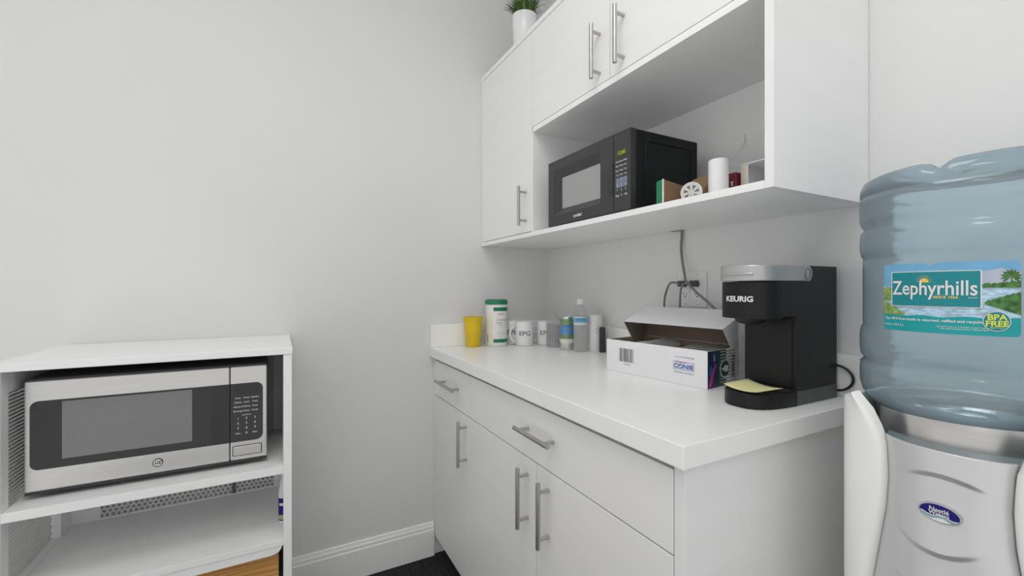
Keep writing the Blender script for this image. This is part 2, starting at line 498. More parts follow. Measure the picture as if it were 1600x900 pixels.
# ------------------------------------------------------------------ wall cabinets
UY = -.37
uc = thing('wall_cabinet', 'tall narrow white wall cabinet with one full-height door beside the open niche', 'wall cabinet', (.23, -.18, 1.37))
bm = BM()
bx(bm, .002, .018, UY, -.002, 1.37, 2.157); bx(bm, .450, .4655, UY+.0185, -.002, 1.386, 2.137)
bx(bm, .018, .4655, UY, -.002, 1.37, 1.386); bx(bm, .018, .4655, UY, -.002, 2.137, 2.157)
bx(bm, .018, .450, -.012, -.002, 1.386, 2.137)
bx(bm, .4575, .4655, UY, UY+.0185, 1.386, 1.757)
build('carcass', bm, M['cab_in'], uc)
do = build('door', box(.0205, .4560, UY, UY+.018, 1.3885, 2.1335), M['cab'], uc, bevel=.0008)
bar_handle(do, .415, 1.487, UY, .150)

uc = thing('wall_cabinet', 'wide white wall cabinet with two doors above an open microwave niche', 'wall cabinet', (.9, -.18, 1.37))
bm = BM()
bx(bm, .466, 1.3435, UY, -.002, 1.37, 1.386)
bx(bm, .466, 1.3435, UY, -.002, 2.137, 2.157)
bx(bm, .466, 1.3435, UY, -.002, 1.7565, 1.7745)
bx(bm, .466, 1.3435, -.010, -.002, 1.386, 1.7565); bx(bm, .466, 1.3435, -.010, -.002, 1.7745, 2.137)
build('carcass', bm, M['cab_in'], uc)
build('side_panel', box(1.344, 1.362, UY, -.002, 1.37, 2.157), M['cab'], uc)
bm = box(.458+.001, .8915, UY, UY+.018, 1.777, 2.1335)
do = build('door', bm, M['cab'], uc, bevel=.0008)
bar_handle(do, .850, 1.867, UY, .160)
do = build('door', box(.8945, 1.3425, UY, UY+.018, 1.777, 2.1335), M['cab'], uc, bevel=.0008)
bar_handle(do, .951, 1.867, UY, .160)
bm = box(.795, .842, -.016, -.004, 1.3692, 1.3699)
build('cable_slot', bm, M['dark'], uc)

# ------------------------------------------------------------------ perforated shelf unit on the left
su = thing('shelf_unit', 'white metal shelving unit with perforated sides against the left wall', 'shelf unit', (.2, -1.485, 0))
YL, YR, XF = -1.797, -1.172, .410
build('top_board', box(.002, XF+.003, YL-.002, YR+.002, .979, .998), M['shelf'], su, bevel=.0012)
for a, b in ((YL, YL+.022), (YR-.022, YR)):
    bm = BM()
    bx(bm, XF-.035, XF, a, b, 0, .979); bx(bm, .003, .09, a, b, 0, .979)
    bx(bm, .09, XF-.035, a, b, .925, .979); bx(bm, .09, XF-.035, a, b, .40, .436); bx(bm, .09, XF-.035, a, b, 0, .06)
    sp = build('side_frame', bm, M['shelf'], su)
    ym = a+.0012 if a == YL else b-.0012
    build('perforated_panel', box(.09, XF-.035, ym-.001, ym+.001, .436, .925), M['perf'], sp)
    build('lower_panel', box(.09, XF-.035, ym-.001, ym+.001, .06, .40), M['shelf'], sp)
bm = box(.004, XF, YL+.022, YR-.022, .627, .650)
build('shelf', bm, M['shelf'], su, bevel=.001)
build('shelf', box(.004, XF, YL+.022, YR-.022, .416, .435), M['shelf'], su, bevel=.001)
build('shelf', box(.004, XF, YL+.022, YR-.022, .03, .05), M['shelf'], su, bevel=.001)
bm = BM()
bx(bm, .003, .016, YL+.022, YL+.09, .4355, .979); bx(bm, .003, .016, YR-.05, YR-.022, .4355, .979)
bx(bm, .003, .016, YL+.09, YR-.05, .4355, .441); bx(bm, .003, .016, YL+.09, YR-.05, .95, .979)
bf = build('back_frame', bm, M['shelf'], su)
build('back_panel', box(.008, .010, YL+.09, YR-.05, .441, .95), M['perf_back'], bf)
build('back_brace', box(.010, .018, -1.352, -1.344, .441, .95), M['ink'], bf)
build('lower_back', box(.003, .012, YL+.022, YR-.022, .05, .416), M['shelf'], su)
# wood-fronted drawer below, its white lip with rounded lower corner
dw = build('drawer', box(.06, XF-.03, YL+.03, YR-.034, .07, .405), M['wood'], su, bevel=.002)
pts = [(YR-.026, .4155)]
for k in range(9):
    a = R(90*k/8); pts.append((YR-.026-.030+.030*math.cos(a), .393+.022-.022*math.sin(a)))
pts += [(YL+.055, .390)]
for k in range(1, 9):
    a = R(90*k/8); pts.append((YL+.055-.030*math.sin(a), .412-.022*math.cos(a)))
pts += [(YL+.025, .4155)]
bm = poly(BM(), [(XF-.012, p[0], p[1]) for p in pts], (.010, 0, 0))
build('drawer_lip', bm, M['shelf'], dw)

# ------------------------------------------------------------------ stainless microwave on the shelf  (local: front faces -y)
def ps(bm, x0, x1, z0, z1, r, y0, y1, mi=0, n=6): return front_panel(bm, rrect(x0, x1, z0, z1, r, n), y0, y1, mi)
mw = thing('microwave', 'stainless steel microwave with black control panel on the left shelf unit', 'microwave')
H0, H1 = .019, .300
build('body', box(-.256, .256, .018, .335, H0+.004, H1-.008), M['dark'], mw, bevel=.004)
bm = ps(BM(), -.260, .1655, H0, H1-.006, .004, 0, .020)
door = build('door', bm, M['ss'], mw, bevel=.003)
bm = front_panel(BM(), [(-.2505+.0, .0)] and (lambda L: L)([(p[0], p[1]) for p in rrect(-.2495, .30, .0725, .2435, .016)]), -.0012, -.0002)
# trim the black panel at the door's edge
geom = bm.verts[:] + bm.edges[:] + bm.faces[:]
bmesh.ops.bisect_plane(bm, geom=geom, plane_co=(.1648, 0, 0), plane_no=(1, 0, 0), clear_outer=True)
gp = build('glass_panel', bm, M['blk_glass'], door)
build('window', box(-.191, .0765, -.0018, -.0012, .0935, .2385), M['mw_win'], gp)
build('handle_zone', box(.121, .1648, -.0017, -.0012, .0726, .2434), M['dark'], gp)
bm = BM()
lathe(bm, [(.0115, 0), (.0115, .001)], seg=40)
lathe(bm, [(.0095, .0), (.0095, .0014)], seg=40, mi=1)
for v in bm.verts: v.co = Vector((v.co.x, -v.co.z-.0002, v.co.y+.047))
lg = build('emblem', bm, [M['blackink'], M['tin']], door)
text('emblem_letters', 'GE', .0085, lambda u, v, w_: (u, -.0018, v+.047), M['blackink'], lg, bold=.02, shear=.2)
bm = ps(BM(), .1668, .260, H0, H1-.006, .004, 0, .020)
cp = build('control_panel', bm, M['ss'], mw, bevel=.003)
bm = front_panel(BM(), rrect(.0, .2495, .0725, .2435, .018), -.0012, -.0002)
bmesh.ops.bisect_plane(bm, geom=bm.verts[:]+bm.edges[:]+bm.faces[:], plane_co=(.1672, 0, 0), plane_no=(1, 0, 0), clear_inner=True)
kp = build('keypad', bm, M['blk_glass'], cp)
build('display', box(.178, .238, -.0017, -.0012, .214, .232), M['dark'], kp)
rows = []
names = [['Cook', 'Power', 'Express'], ['Reheat', 'Level', 'Cook'], ['Popcorn', 'Defrost', 'Timer'], ['Beverage', 'Potato', 'Snacks']]
for j, rr in enumerate(names):
    for i, s in enumerate(rr): rows.append((s, .0045, .186+i*.0215, .2010-j*.0128))
rows.append(('Add 30 Sec', .0036, .2075, .1505))
for j, rr in enumerate((('1', '2', '3'), ('4', '5', '6'), ('7', '8', '9'), ('Clear', '0', 'Start'))):
    for i, s in enumerate(rr): rows.append((s, .0065 if len(s) == 1 else .0045, .186+i*.0215, .1405-j*.0145))
multi_text('key_lettering', rows, lambda u, v, w_: (u, -.0018, v), M['mark'], kp, bold=.01)
bm = ps(BM(), .174, .245, .033, .059, .002, -.0025, 0)
build('door_button', bm, M['ss'], cp, bevel=.001)
bm = ps(BM(), .172, .247, .031, .061, .003, -.0006, 0)
build('button_gap', bm, M['dark'], cp)
build('base_strip', box(-.259, .259, .001, .03, H0-.007, H0), M['dark'], mw)
for sx in (-.22, .22):
    for sy in (.05, .28):
        build('foot', lathe(BM(), [(.012, 0), (.014, H0-.006)], (sx, sy, 0), 20), M['dark'], mw)
# roof vents lip
build('top_cover', box(-.258, .258, .001, .335, H1-.0075, H1), M['dark'], mw, bevel=.002)
mw.location = (.352, -1.4975, .6505)
mw.rotation_euler = (0, 0, PI/2)

# ------------------------------------------------------------------ black microwave in the niche (front faces -y)
mb = thing('microwave', 'black microwave in the open niche of the wall cabinet', 'microwave', (.768, -.24, 1.386))
XA, XB, ZA, ZB, FR = .566, .972, 1.390, 1.6125, -.366
build('body', box(XA+.002, XB-.0005, FR+.020, -.098, ZA+.004, ZB-.001), M['blk_metal'], mb, bevel=.002)
# raised pressing on the side
bm = tube(BM(), [(XB, FR+.055, 1.425), (XB, FR+.055, 1.575), (XB, FR+.065, 1.585), (XB, -.135, 1.585), (XB, -.125, 1.575), (XB, -.125, 1.425), (XB, -.135, 1.415), (XB, FR+.065, 1.415), (XB, FR+.055, 1.425)], .0025, 8, smooth=False)
build('side_pressing', bm, M['blk_metal'], mb, smooth=True)
bx(bm := BM(), XA+.06, XB-.06, -.098, -.086, 1.43, 1.58)
build('rear_vent', bm, M['dark'], mb, bevel=.003)
# door with sloping window recess
OX0, OX1, OZ0, OZ1 = .597, .847, 1.425, 1.581
IX0, IX1, IZ0, IZ1 = .636, .843, 1.446, 1.549
XD = .904
bm = BM()
def ringface(bm, o, i, yo, yi):
    O = [bm.verts.new((o[k][0], yo, o[k][1])) for k in range(4)]
    I = [bm.verts.new((i[k][0], yi, i[k][1])) for k in range(4)]
    for k in range(4): bm.faces.new((O[k], O[(k+1) % 4], I[(k+1) % 4], I[k]))
sq = lambda a, b, c, d: [(a, c), (b, c), (b, d), (a, d)]
ringface(bm, sq(XA, XD, ZA, ZB), sq(OX0, OX1, OZ0, OZ1), FR, FR)
ringface(bm, sq(XA, XD, ZA, ZB), sq(XA, XD, ZA, ZB), FR, FR+.02)
ringface(bm, sq(OX0, OX1, OZ0, OZ1), sq(IX0, IX1, IZ0, IZ1), FR, FR+.012)
ringface(bm, sq(XA, XD, ZA, ZB), sq(XA, XD, ZA, ZB), FR+.02, FR+.02)
bmesh.ops.remove_doubles(bm, verts=bm.verts, dist=1e-5)
dm = build('door', bm, M['blk_front'], mb)
build('window', box(IX0-.001, IX1+.001, FR+.0115, FR+.0165, IZ0-.001, IZ1+.001), M['mw_win_refl'], dm)
# scooped grip at the door's edge
bm = BM()
pts = []
for k in range(13):
    a = R(-80+160*k/12); pts.append((.897-.022*math.cos(a)+.002, 1.485+.048*math.sin(a)))
front_panel(bm, pts + [(.9025, 1.533), (.9025, 1.437)], FR-.0012, FR-.0002)
build('grip', bm, M['dark'], dm)
text('lettering', "comfee'", .0105, lambda u, v, w_: (.736+u, FR-.0008, 1.408+v), M['mark'], dm, bold=.03)
cpn = build('control_panel', box(XD+.0018, XB, FR, FR+.02, ZA, ZB), M['blk_front'], mb, bevel=.001)
build('display', box(.917, .962, FR-.0008, FR, 1.541, 1.562), M['lcd'], cpn)
text('clock', '12:00', .0100, lambda u, v, w_: (.938+u, FR-.0014, 1.5515+v), M['ylw'], cpn)
build('blue_keys', box(.916, .960, FR-.0008, FR, 1.4555, 1.4835), M['btn'], cpn)
rows = []
for j in range(4):
    for i, s in enumerate((('Time', 'Power', 'Mute'), ('Defr', 'Clock', 'Eco'), ('Soup', 'Pizza', 'Bev'), ('Veg', 'Meat', 'Pop'))[j]):
        rows.append((s, .0046, .9215+i*.0165, 1.5290-j*.0125))
for j, rr in enumerate((('1', '2', '3'), ('4', '5', '6'), ('7', '8', '9'), ('Stop', '0', '+30'))):
    for i, s in enumerate(rr): rows.append((s, .0058, .9215+i*.0165, 1.4775-j*.0145))
multi_text('key_lettering', rows, lambda u, v, w_: (u, FR-.0012, v), M['mark'], cpn, bold=.01)
for sx in (.60, .94):
    for sy in (-.33, -.13):
        build('foot', lathe(BM(), [(.009, 0), (.010, .009)], (sx, sy, 1.3862), 16), M['dark'], mb)

# ------------------------------------------------------------------ pod coffee maker
km = thing('coffee_maker', 'black single-cup coffee maker with silver handle at the end of the countertop', 'coffee maker', (1.25, -.16, .914))
KX0, KX1, KB, KF = 1.189, 1.312, -.032, -.322
kc = (KX0+KX1)/2; kw = (KX1-KX0)/2
def kplan(ys, yf, y_back, ex=2.6, off=0.0, n=20):
    """plan outline: straight sides from y_back to ys, then a superellipse nose to yf"""
    pts = [(KX1+off, y_back)]
    for k in range(n+1):
        a = PI/2*k/n*2
        c, s = math.cos(a), math.sin(a)
        x = kc + (kw+off)*math.copysign(abs(c)**(2/ex), c)
        y = ys - (ys-yf+off)*abs(s)**(2/ex)
        pts.append((x, y))
    pts.append((KX0-off, y_back))
    return pts
def prismz(bm, pts, z0, z1):
    return poly(bm, [(p[0], p[1], z0) for p in pts], (0, 0, z1-z0))
# rear column and side: C shape seen from the side
bm = BM()
side = [(KB, .9475), (-.200, .9475), (-.200, 1.1085), (-.205, 1.113), (-.2525, 1.113), (-.2525, 1.1895), (-.160, 1.1895)]
for k in range(9):
    a = R(-90+180*k/8*.999); 
    side.append((-.160+.0165*math.cos(a)+.002, 1.2065+.0170*math.sin(a)))
side += [(-.160, 1.2255), (KB, 1.2255)]
poly(bm, [(KX0+.001, p[0], p[1]) for p in side], (kw*2-.002, 0, 0))
col = build('body', bm, M['keu'], km, bevel=.0015)
bm = BM()
bx(bm, KX0+.006, KX1-.010, -.2025, -.2000, .953, 1.106)
fp = build('splash_panel', bm, M['keu'], km, bevel=.001)
build('head', prismz(BM(), kplan(-.2535, KF+.004, -.2535), 1.108, 1.1885), M['keu'], km, smooth=True, auto=35, bevel=.0015)
bm = lathe(BM(), [(.022, 1.094), (.030, 1.0995), (.034, 1.108)], (kc-.008, -.258, 0), 32)
build('pod_holder', bm, M['keu'], km, smooth=True, auto=40)
# silver handle band round the head, with rounded ends
zt, zb = 1.2250, 1.1900
outer = kplan(-.2535, KF, -.160, off=.0015)
bm = BM()
lo = [(p[0], p[1]) for p in outer]
prismz(bm, lo, zb, zt)
hd = build('handle', bm, M['silver'], km, smooth=True, auto=35, bevel=.0025)
for sx, xx in ((1, KX1+.0015), (-1, KX0-.0015)):
    q = lathe(BM(), [(.0172, -.004), (.0172, .0004), (.0160, .0012)], seg=40)
    for v in q.verts: v.co = Vector((xx+v.co.z*sx, -.160+v.co.x, 1.2075+v.co.y))
    build('handle_end', q, M['silver'], hd, smooth=True, auto=40)
for sx, xx in ((1, KX1+.0015), (-1, KX0-.0015)):
    tq = BM()
    tube(tq, [(xx+.0014*sx, -.163+.0105*math.cos(a), 1.2075+.0125*math.sin(a)) for a in [2*PI*k/24 for k in range(25)]], .0009, 6, smooth=False)
    build('pivot_ring', tq, M['ink'], hd)
# raised finger grip ridge on the nose
def kn(u, z, off):
    """point on the nose surface, u the distance along it from the front, to the right"""
    pl = kplan(-.2535, KF, -.2535, off=off, n=200)[1:-1]
    mid = len(pl)//2
    acc = 0; i = mid; st = -1 if u > 0 else 1
    while 0 < i < len(pl)-1:
        a, b = Vector(pl[i]), Vector(pl[i+st]); L2 = (b-a).length
        if acc+L2 >= abs(u):
            p = a.lerp(b, (abs(u)-acc)/max(L2, 1e-9)); return (p.x, p.y, z)
        acc += L2; i += st
    return (pl[i][0], pl[i][1], z)
build('grip_ridge', tube(BM(), [kn(u, 1.2055, .0022) for u in [-.035+.072*k/14 for k in range(15)]], .0032, 10), M['silver'], hd, smooth=True)
text('lettering', 'KEURIG', .0118, lambda u, v, w_: kn(u+.003, 1.1505+v, -.0030), M['mark'], km, bold=.035, sx=1.12)
# base with drip tray
bs = build('base', prismz(BM(), kplan(-.200, KF, -.200), .9145, .9465), M['keu'], km, smooth=True, auto=35, bevel=.002)
build('base_side', box(KX0, KX1, -.1985, KB, .9145, .9470), M['keu2'], km, bevel=.0012)
build('drip_tray', prismz(BM(), kplan(-.21, KF+.010, -.203, off=-.008), .9466, .9490), M['dark'], bs, smooth=True, auto=35)
bm = BM()
gx = [kc-.036+.009*k for k in range(9)]
for g in gx: bx(bm, g-.0012, g+.0012, -.285, -.215, .9491, .9502)
build('tray_grille', bm, M['keu2'], bs)
note = BM()
npts = [(1.207, -.227), (1.308, -.255), (1.297, -.318), (1.228, -.322)]
g = {}
N = 8
A = [Vector((1.212, -.219, 0)), Vector((1.306, -.240, 0)), Vector((1.301, -.326, 0)), Vector((1.207, -.305, 0))]
for i in range(N+1):
    for j in range(N+1):
        s, t_ = i/N, j/N
        p = A[0]*(1-s)*(1-t_)+A[1]*s*(1-t_)+A[2]*s*t_+A[3]*(1-s)*t_
        z = .9512 + .010*(abs(s-.45)/.55)**2*0.6 + .004*(1-t_)*(1-s)
        g[i, j] = note.verts.new((p.x, p.y, z))
for i in range(N):
    for j in range(N): note.faces.new((g[i, j], g[i+1, j], g[i+1, j+1], g[i, j+1]))
nt_ = build('sticky_note', note, M['paper'], smooth=True)
nt_.modifiers.new('thick', 'SOLIDIFY').thickness = .0003
tag(nt_, 'yellow handwritten sticky note lying on the coffee maker drip tray', 'sticky note')
cd = build('power_cord', tube(BM(), [(1.300, -.031, .990), (1.318, -.029, .989), (1.334, -.028, .980), (1.343, -.028, .964), (1.338, -.028, .946), (1.322, -.028, .933), (1.300, -.0285, .930)], .0030, 10), M['cord_b'], km, smooth=True)

# ------------------------------------------------------------------ box of plastic forks (local frame, then turned)
fb = thing('fork_box', 'open white cardboard box of plastic forks beside the coffee maker', 'box')
L_, D_, Hh, tk = .343, .185, .098, .0012
bm = BM()
bx(bm, 0, L_, 0, tk, 0, Hh); bx(bm, 0, L_, D_-tk, D_, 0, Hh); bx(bm, 0, tk, tk, D_-tk, 0, Hh); bx(bm, L_-tk, L_, tk, D_-tk, 0, Hh)
bx(bm, tk, L_-tk, tk, D_-tk, 0, tk)
tray = build('tray', bm, M['card'], fb)
bm = BM()
bx(bm, tk, L_-tk, tk, tk+.0006, tk, Hh-.001); bx(bm, tk, L_-tk, D_-tk-.0006, D_-tk, tk, Hh-.001)
bx(bm, tk, tk+.0006, tk, D_-tk, tk, Hh-.001); bx(bm, L_-tk-.0006, L_-tk, tk, D_-tk, tk, Hh-.001)
build('lining', bm, M['kraft'], tray)
# lid: back flap up to a ridge, then a roof folded forward with gussets
lip_y, lip_z, rid_y, rid_z = .072, .150, D_+.008, .196
rx0, rx1 = .008, L_
def quad(bm, a, b, c, d, n, mi_out=0, mi_in=1, t=.0012):
    """two-sided card: outside face and brown inside"""
    n = Vector(n).normalized()*t
    P = [Vector(p) for p in (a, b, c, d)]
    o = [bm.verts.new(p+n) for p in P]; i = [bm.verts.new(p) for p in P]
    bm.faces.new(o).material_index = mi_out; bm.faces.new(i[::-1]).material_index = mi_in
    for k in range(4):
        j = (k+1) % 4
        bm.faces.new((o[k], i[k], i[j], o[j])).material_index = mi_out
bm = BM()
quad(bm, (rx0, lip_y, lip_z), (rx1, lip_y, lip_z), (rx1, rid_y, rid_z), (rx0, rid_y, rid_z), (0, -.3, 1))
quad(bm, (rx0, rid_y, rid_z), (rx1, rid_y, rid_z), (rx1, D_, Hh), (rx0, D_, Hh), (0, 1, 0))
quad(bm, (rx0, lip_y, lip_z), (rx0, rid_y, rid_z), (rx0, D_, Hh), (rx0, .118, Hh-.012), (-1, 0, 0))
quad(bm, (rx1, rid_y, rid_z), (rx1, lip_y, lip_z), (rx1, .112, Hh), (rx1, D_, Hh), (1, 0, 0))
lid = build('lid', bm, [M['card'], M['kraft']], fb)
ff = lambda u0, v0, sg=1: (lambda u, v, w_: (u0+u*sg, -.0004, v0+v*sg))
bm = BM()
xx = .052
random.seed(3)
while xx < .106:
    wd = random.choice((.0012, .002, .0032)); bx(bm, xx, xx+wd, -.0005, -.0001, .034, .075); xx += wd+random.choice((.0012, .002, .0026))
build('barcode', bm, M['ink'], tray)
text('code', '10 66 91', .0052, ff(.082, .027, -1), M['ink'], tray)
text('lettering', 'BINGO', .0125, ff(.274, .050, -1), M['blue'], tray, bold=.03, sx=1.05)
bm = BM()
for a in ((.243, .306, .0395, .0405), (.243, .306, .0605, .0615), (.243, .2438, .0405, .0605), (.3052, .306, .0405, .0605)): bx(bm, a[0], a[1], -.0005, -.0001, a[2], a[3])
build('logo_frame', bm, M['blue'], tray)
build('logo_bar', box(.250, .282, -.0005, -.0001, .0585, .0597), M['red'], tray)
multi_text('small_print', [('MANUFACTURED FOR', .0042, 0, 0)], ff(.275, .0325, -1), M['ink'], tray)
text('small_print', 'BROOKLYN NY 11219', .0042, ff(.277, .074, -1), M['ink'], tray)
# printed end
E = .0004
bm = box(L_+.0001, L_+E, .001, .048, .001, Hh-.001); build('navy_panel', bm, M['navy'], tray)
build('green_panel', box(L_+.0001, L_+E, .048, .088, .001, Hh-.001), M['dkgreen'], tray)
build('pale_panel', box(L_+.0001, L_+E, .088, D_-.001, .001, Hh-.001), M['card'], tray)
bm = BM()
for k in range(11):
    z = .010+.008*k; bx(bm, L_+E, L_+E+.0003, .060, .135, z, z+.0032)
build('stripes', bm, M['ink_light'], tray)
bm = BM()
poly(bm, [(L_+E, .004, .004), (L_+E, .016, .006), (L_+E, .040, .060), (L_+E, .037, .064), (L_+E, .014, .030)], (.0003, 0, 0))
build('swoosh', bm, M['magenta'], tray)
build('blue_swoosh', poly(BM(), [(L_+E, .006, .036), (L_+E, .020, .030), (L_+E, .026, .048), (L_+E, .016, .062)], (.0003, 0, 0)), M['blue'], tray)
bm = BM()
for rr, d0, mi in ((.0245, .0003, 0), (.021, .0006, 1)):
    poly(bm, [(L_+E, .082+rr*math.cos(2*PI*k/40), .046+rr*math.sin(2*PI*k/40)) for k in range(40)], (d0, 0, 0), mi)
rd = build('fork_seal', bm, [M['mark'], M['dkgreen']], tray)
bm = BM()
bx(bm, L_+E+.0006, L_+E+.0009, .066, .080, .0435, .0485)
poly(bm, [(L_+E+.0006, .078, .038), (L_+E+.0006, .098, .038), (L_+E+.0006, .098, .054), (L_+E+.0006, .078, .054)], (.0003, 0, 0))
build('fork_picture', bm, M['mark'], rd)
text('lettering', 'FORKS', .0150, lambda u, v, w_: (L_+E+.0006, .121+v, .050-u), M['navy'], tray, bold=.02, sx=.95)
text('count', '100', .010, lambda u, v, w_: (L_+E+.0004, .030+v*.8, .080-u), M['mark'], tray)
FBL = Vector((.7745, -.2795, .9146)); FBA = math.atan2(.1165, .9932)
fb.location = FBL; fb.rotation_euler = (0, 0, FBA)
# forks: first one built, the rest copies
def fork_mesh():
    bm = BM()
    # lies along +x; handle with upturned section, four tines
    prof = [(0, .005, 0), (.02, .0055, .001), (.06, .0035, .003), (.095, .003, .003), (.105, .006, .002), (.118, .0085, -.001), (.132, .009, -.001)]
    T_ = .0018
    prev = None
    for x, hw, z in prof:
        r_ = [bm.verts.new((x, -hw, z)), bm.verts.new((x, hw, z)), bm.verts.new((x, hw, z+T_)), bm.verts.new((x, -hw, z+T_))]
        if prev:
            for k in range(4): bm.faces.new((prev[k], prev[(k+1) % 4], r_[(k+1) % 4], r_[k]))
        else: bm.faces.new(r_[::-1])
        prev = r_
    bm.faces.new(prev)
    for k in range(4):
        y = -.0090+.0048*k
        pts = [(.132, -.001), (.150, .002), (.160, .0065)]
        pv = None
        for i, (x, z) in enumerate(pts):
            hw = (.0036, .0030, .0012)[i]
            r_ = [bm.verts.new((x, y, z)), bm.verts.new((x, y+hw, z)), bm.verts.new((x, y+hw, z+T_)), bm.verts.new((x, y, z+T_))]
            if pv:
                for q in range(4): bm.faces.new((pv[q], pv[(q+1) % 4], r_[(q+1) % 4], r_[q]))
            pv = r_
        bm.faces.new(pv)
    return bm
fk0 = build('plastic_fork', fork_mesh(), M['forkp'])
rot = Matrix.Rotation(FBA, 4, 'Z')
Wb = Matrix.Translation(FBL) @ rot
random.seed(11)
spots = []
# two nested fans near the rim, plus loose ones: (x, y, z, yaw, roll, tilt, which)
for k in range(13): spots.append((.062+.0072*k, .178, .083+.012*math.sin(PI*k/12), -90, 80, 3.5, 0))
for k in range(15): spots.append((.212+.0083*k, .178, .086+.004*math.sin(k*2.1), -90, 72+random.uniform(-10, 10), 3, 1))
for k in range(4): spots.append((.182+.009*k, .176, .074, -90+random.uniform(-8, 8), 20+random.uniform(-20, 20), 3, 2))
FL = [('white plastic fork in the nested fan of forks toward the barcode end of the box', 'forks fanned at the barcode end'),
      ('white plastic fork in the nested row of forks at the printed end of the box', 'forks nested at the printed end'),
      ('loose white plastic fork lying flat between the two bunches in the box', 'loose forks in the box')]
for i, (x, y, z, yw, rl, tl, wh) in enumerate(spots):
    o = fk0 if i == 0 else fk0.copy()
    if i: COL.objects.link(o)
    o.matrix_world = Wb @ Matrix.Translation((x, y, z)) @ Matrix.Rotation(R(yw), 4, 'Z') @ Matrix.Rotation(R(tl), 4, 'Y') @ Matrix.Rotation(R(rl), 4, 'X')
    tag(o, FL[wh][0], 'fork', FL[wh][1])

# ------------------------------------------------------------------ outlet, plugs, cables
ot = thing('wall_outlet', 'white double wall outlet plate above the countertop behind the fork box', 'outlet', (.875, 0, 1.17))
bm = ps(BM(), .819, .931, 1.112, 1.229, .004, -.005, 0)
pl = build('plate', bm, M['whitep'], ot, bevel=.0012)
for cx in (.851, .899):
    bm = ps(BM(), cx-.0165, cx+.0165, 1.137, 1.204, .003, -.0075, -.005)
    rc = build('receptacle', bm, M['ceramic'], ot, bevel=.0006)
    bm = BM()
    for zz in (1.187, 1.154):
        bx(bm, cx-.0075, cx-.0055, -.0079, -.0075, zz-.002, zz+.006); bx(bm, cx+.0055, cx+.0075, -.0079, -.0075, zz-.002, zz+.005)
        poly(bm, [(cx+.0025*math.cos(2*PI*k/12), -.0079, zz-.007+.0025*math.sin(2*PI*k/12)) for k in range(12)], (0, .0004, 0))
    build('slots', bm, M['blackink'], rc)
bm = BM()
for cx in (.851, .899):
    for zz in (1.220, 1.121):
        q = [(cx+.0022*math.cos(2*PI*k/12), -.0056, zz+.0022*math.sin(2*PI*k/12)) for k in range(12)]
        poly(bm, q, (0, .0006, 0))
build('screws', bm, M['ink_light'], ot)
def plug(cx, z, label, pts):
    t = thing('power_plug', label, 'plug', (cx, -.008, z), 'plugs in the wall outlet')
    bm = BM()
    bx(bm, cx-.013, cx+.013, -.030, -.0082, z-.010, z+.010)
    build('plug_body', bm, M['plug'], t, bevel=.004)
    build('cord', tube(BM(), pts, .0036, 10), M['cord'], t, smooth=True)
plug(.848, 1.189, 'dark grey plug in the near-corner half of the outlet, cord arching down to the counter',
     [(.848, -.030, 1.189), (.835, -.040, 1.193), (.815, -.040, 1.190), (.795, -.036, 1.160), (.785, -.033, 1.130), (.782, -.030, 1.085), (.780, -.030, 1.040), (.782, -.040, .985), (.79, -.05, .918)])
plug(.895, 1.189, 'dark grey plug in the outlet half nearer the coffee maker, cord hanging straight down',
     [(.895, -.030, 1.189), (.878, -.042, 1.189), (.866, -.043, 1.178), (.860, -.042, 1.150), (.857, -.040, 1.11), (.857, -.038, 1.05), (.858, -.042, .98), (.86, -.05, .918)])
cb = build('hanging_cord', tube(BM(), [(.838, -.0085, 1.3685), (.839, -.010, 1.345), (.838, -.012, 1.31), (.850, -.020, 1.265), (.872, -.036, 1.222), (.892, -.050, 1.195), (.930, -.048, 1.160), (.968, -.044, 1.130), (1.005, -.040, 1.095), (1.06, -.035, 1.03), (1.10, -.03, .985), (1.15, -.026, .95), (1.19, -.025, .925)], .0040, 10), M['cord'], smooth=True)
tag(cb, 'grey cord hanging from the cabinet underside across the outlet plate', 'cord')

# ------------------------------------------------------------------ things on the counter
ZC = .9142
def put(t_or_o, x, y, z=ZC, rz=0):
    t_or_o.location = (x, y, z); t_or_o.rotation_euler = (0, 0, R(rz))
# yellow cup
yc = lathe(BM(), [(.0300, 0), (.0312, .002), (.0405, .112), (.0425, .113), (.0428, .124), (.0440, .126), (.0440, .131), (.0420, .131), (.0410, .113), (.0395, .112), (.030, .004)], seg=48, cap1=True)
yc = build('plastic_cup', yc, M['yellow'], smooth=True, auto=40); put(yc, .070, -.4420)
tag(yc, 'yellow plastic tumbler at the corner end of the countertop', 'cup')
# wipes canister
wc = thing('wipes_canister', 'tall white wipes canister with green lid beside the yellow cup', 'canister')
build('canister', lathe(BM(), [(.046, 0), (.049, .003), (.0495, .008), (.0495, .183), (.048, .187)], seg=56), M['whitep'], wc, smooth=True, auto=40)
build('lid', lathe(BM(), [(.0490, .187), (.0515, .188), (.0515, .200), (.0500, .2065), (.0450, .2085), (.0440, .2060), (.010, .2060)], seg=56), M['green'], wc, smooth=True, auto=40)
def cyl_band(bm, r0, a0, a1, z0, z1, n=24, t=.0004, mi=0):
    """curved band on a cylinder of radius r0 (angles in degrees, 0 = local -y, positive to +x)"""
    f = lambda a, r: (r*math.sin(R(a)), -r*math.cos(R(a)))
    g = []
    for k in range(n+1):
        a = a0+(a1-a0)*k/n
        o, i = f(a, r0+t), f(a, r0)
        g.append([bm.verts.new((o[0], o[1], z0)), bm.verts.new((o[0], o[1], z1)), bm.verts.new((i[0], i[1], z1)), bm.verts.new((i[0], i[1], z0))])
    for k in range(n):
        for q in range(4):
            bm.faces.new((g[k][q], g[k+1][q], g[k+1][(q+1) % 4], g[k][(q+1) % 4])).material_index = mi
    bm.faces.new(g[0]); bm.faces.new(g[-1][::-1])
    return bm
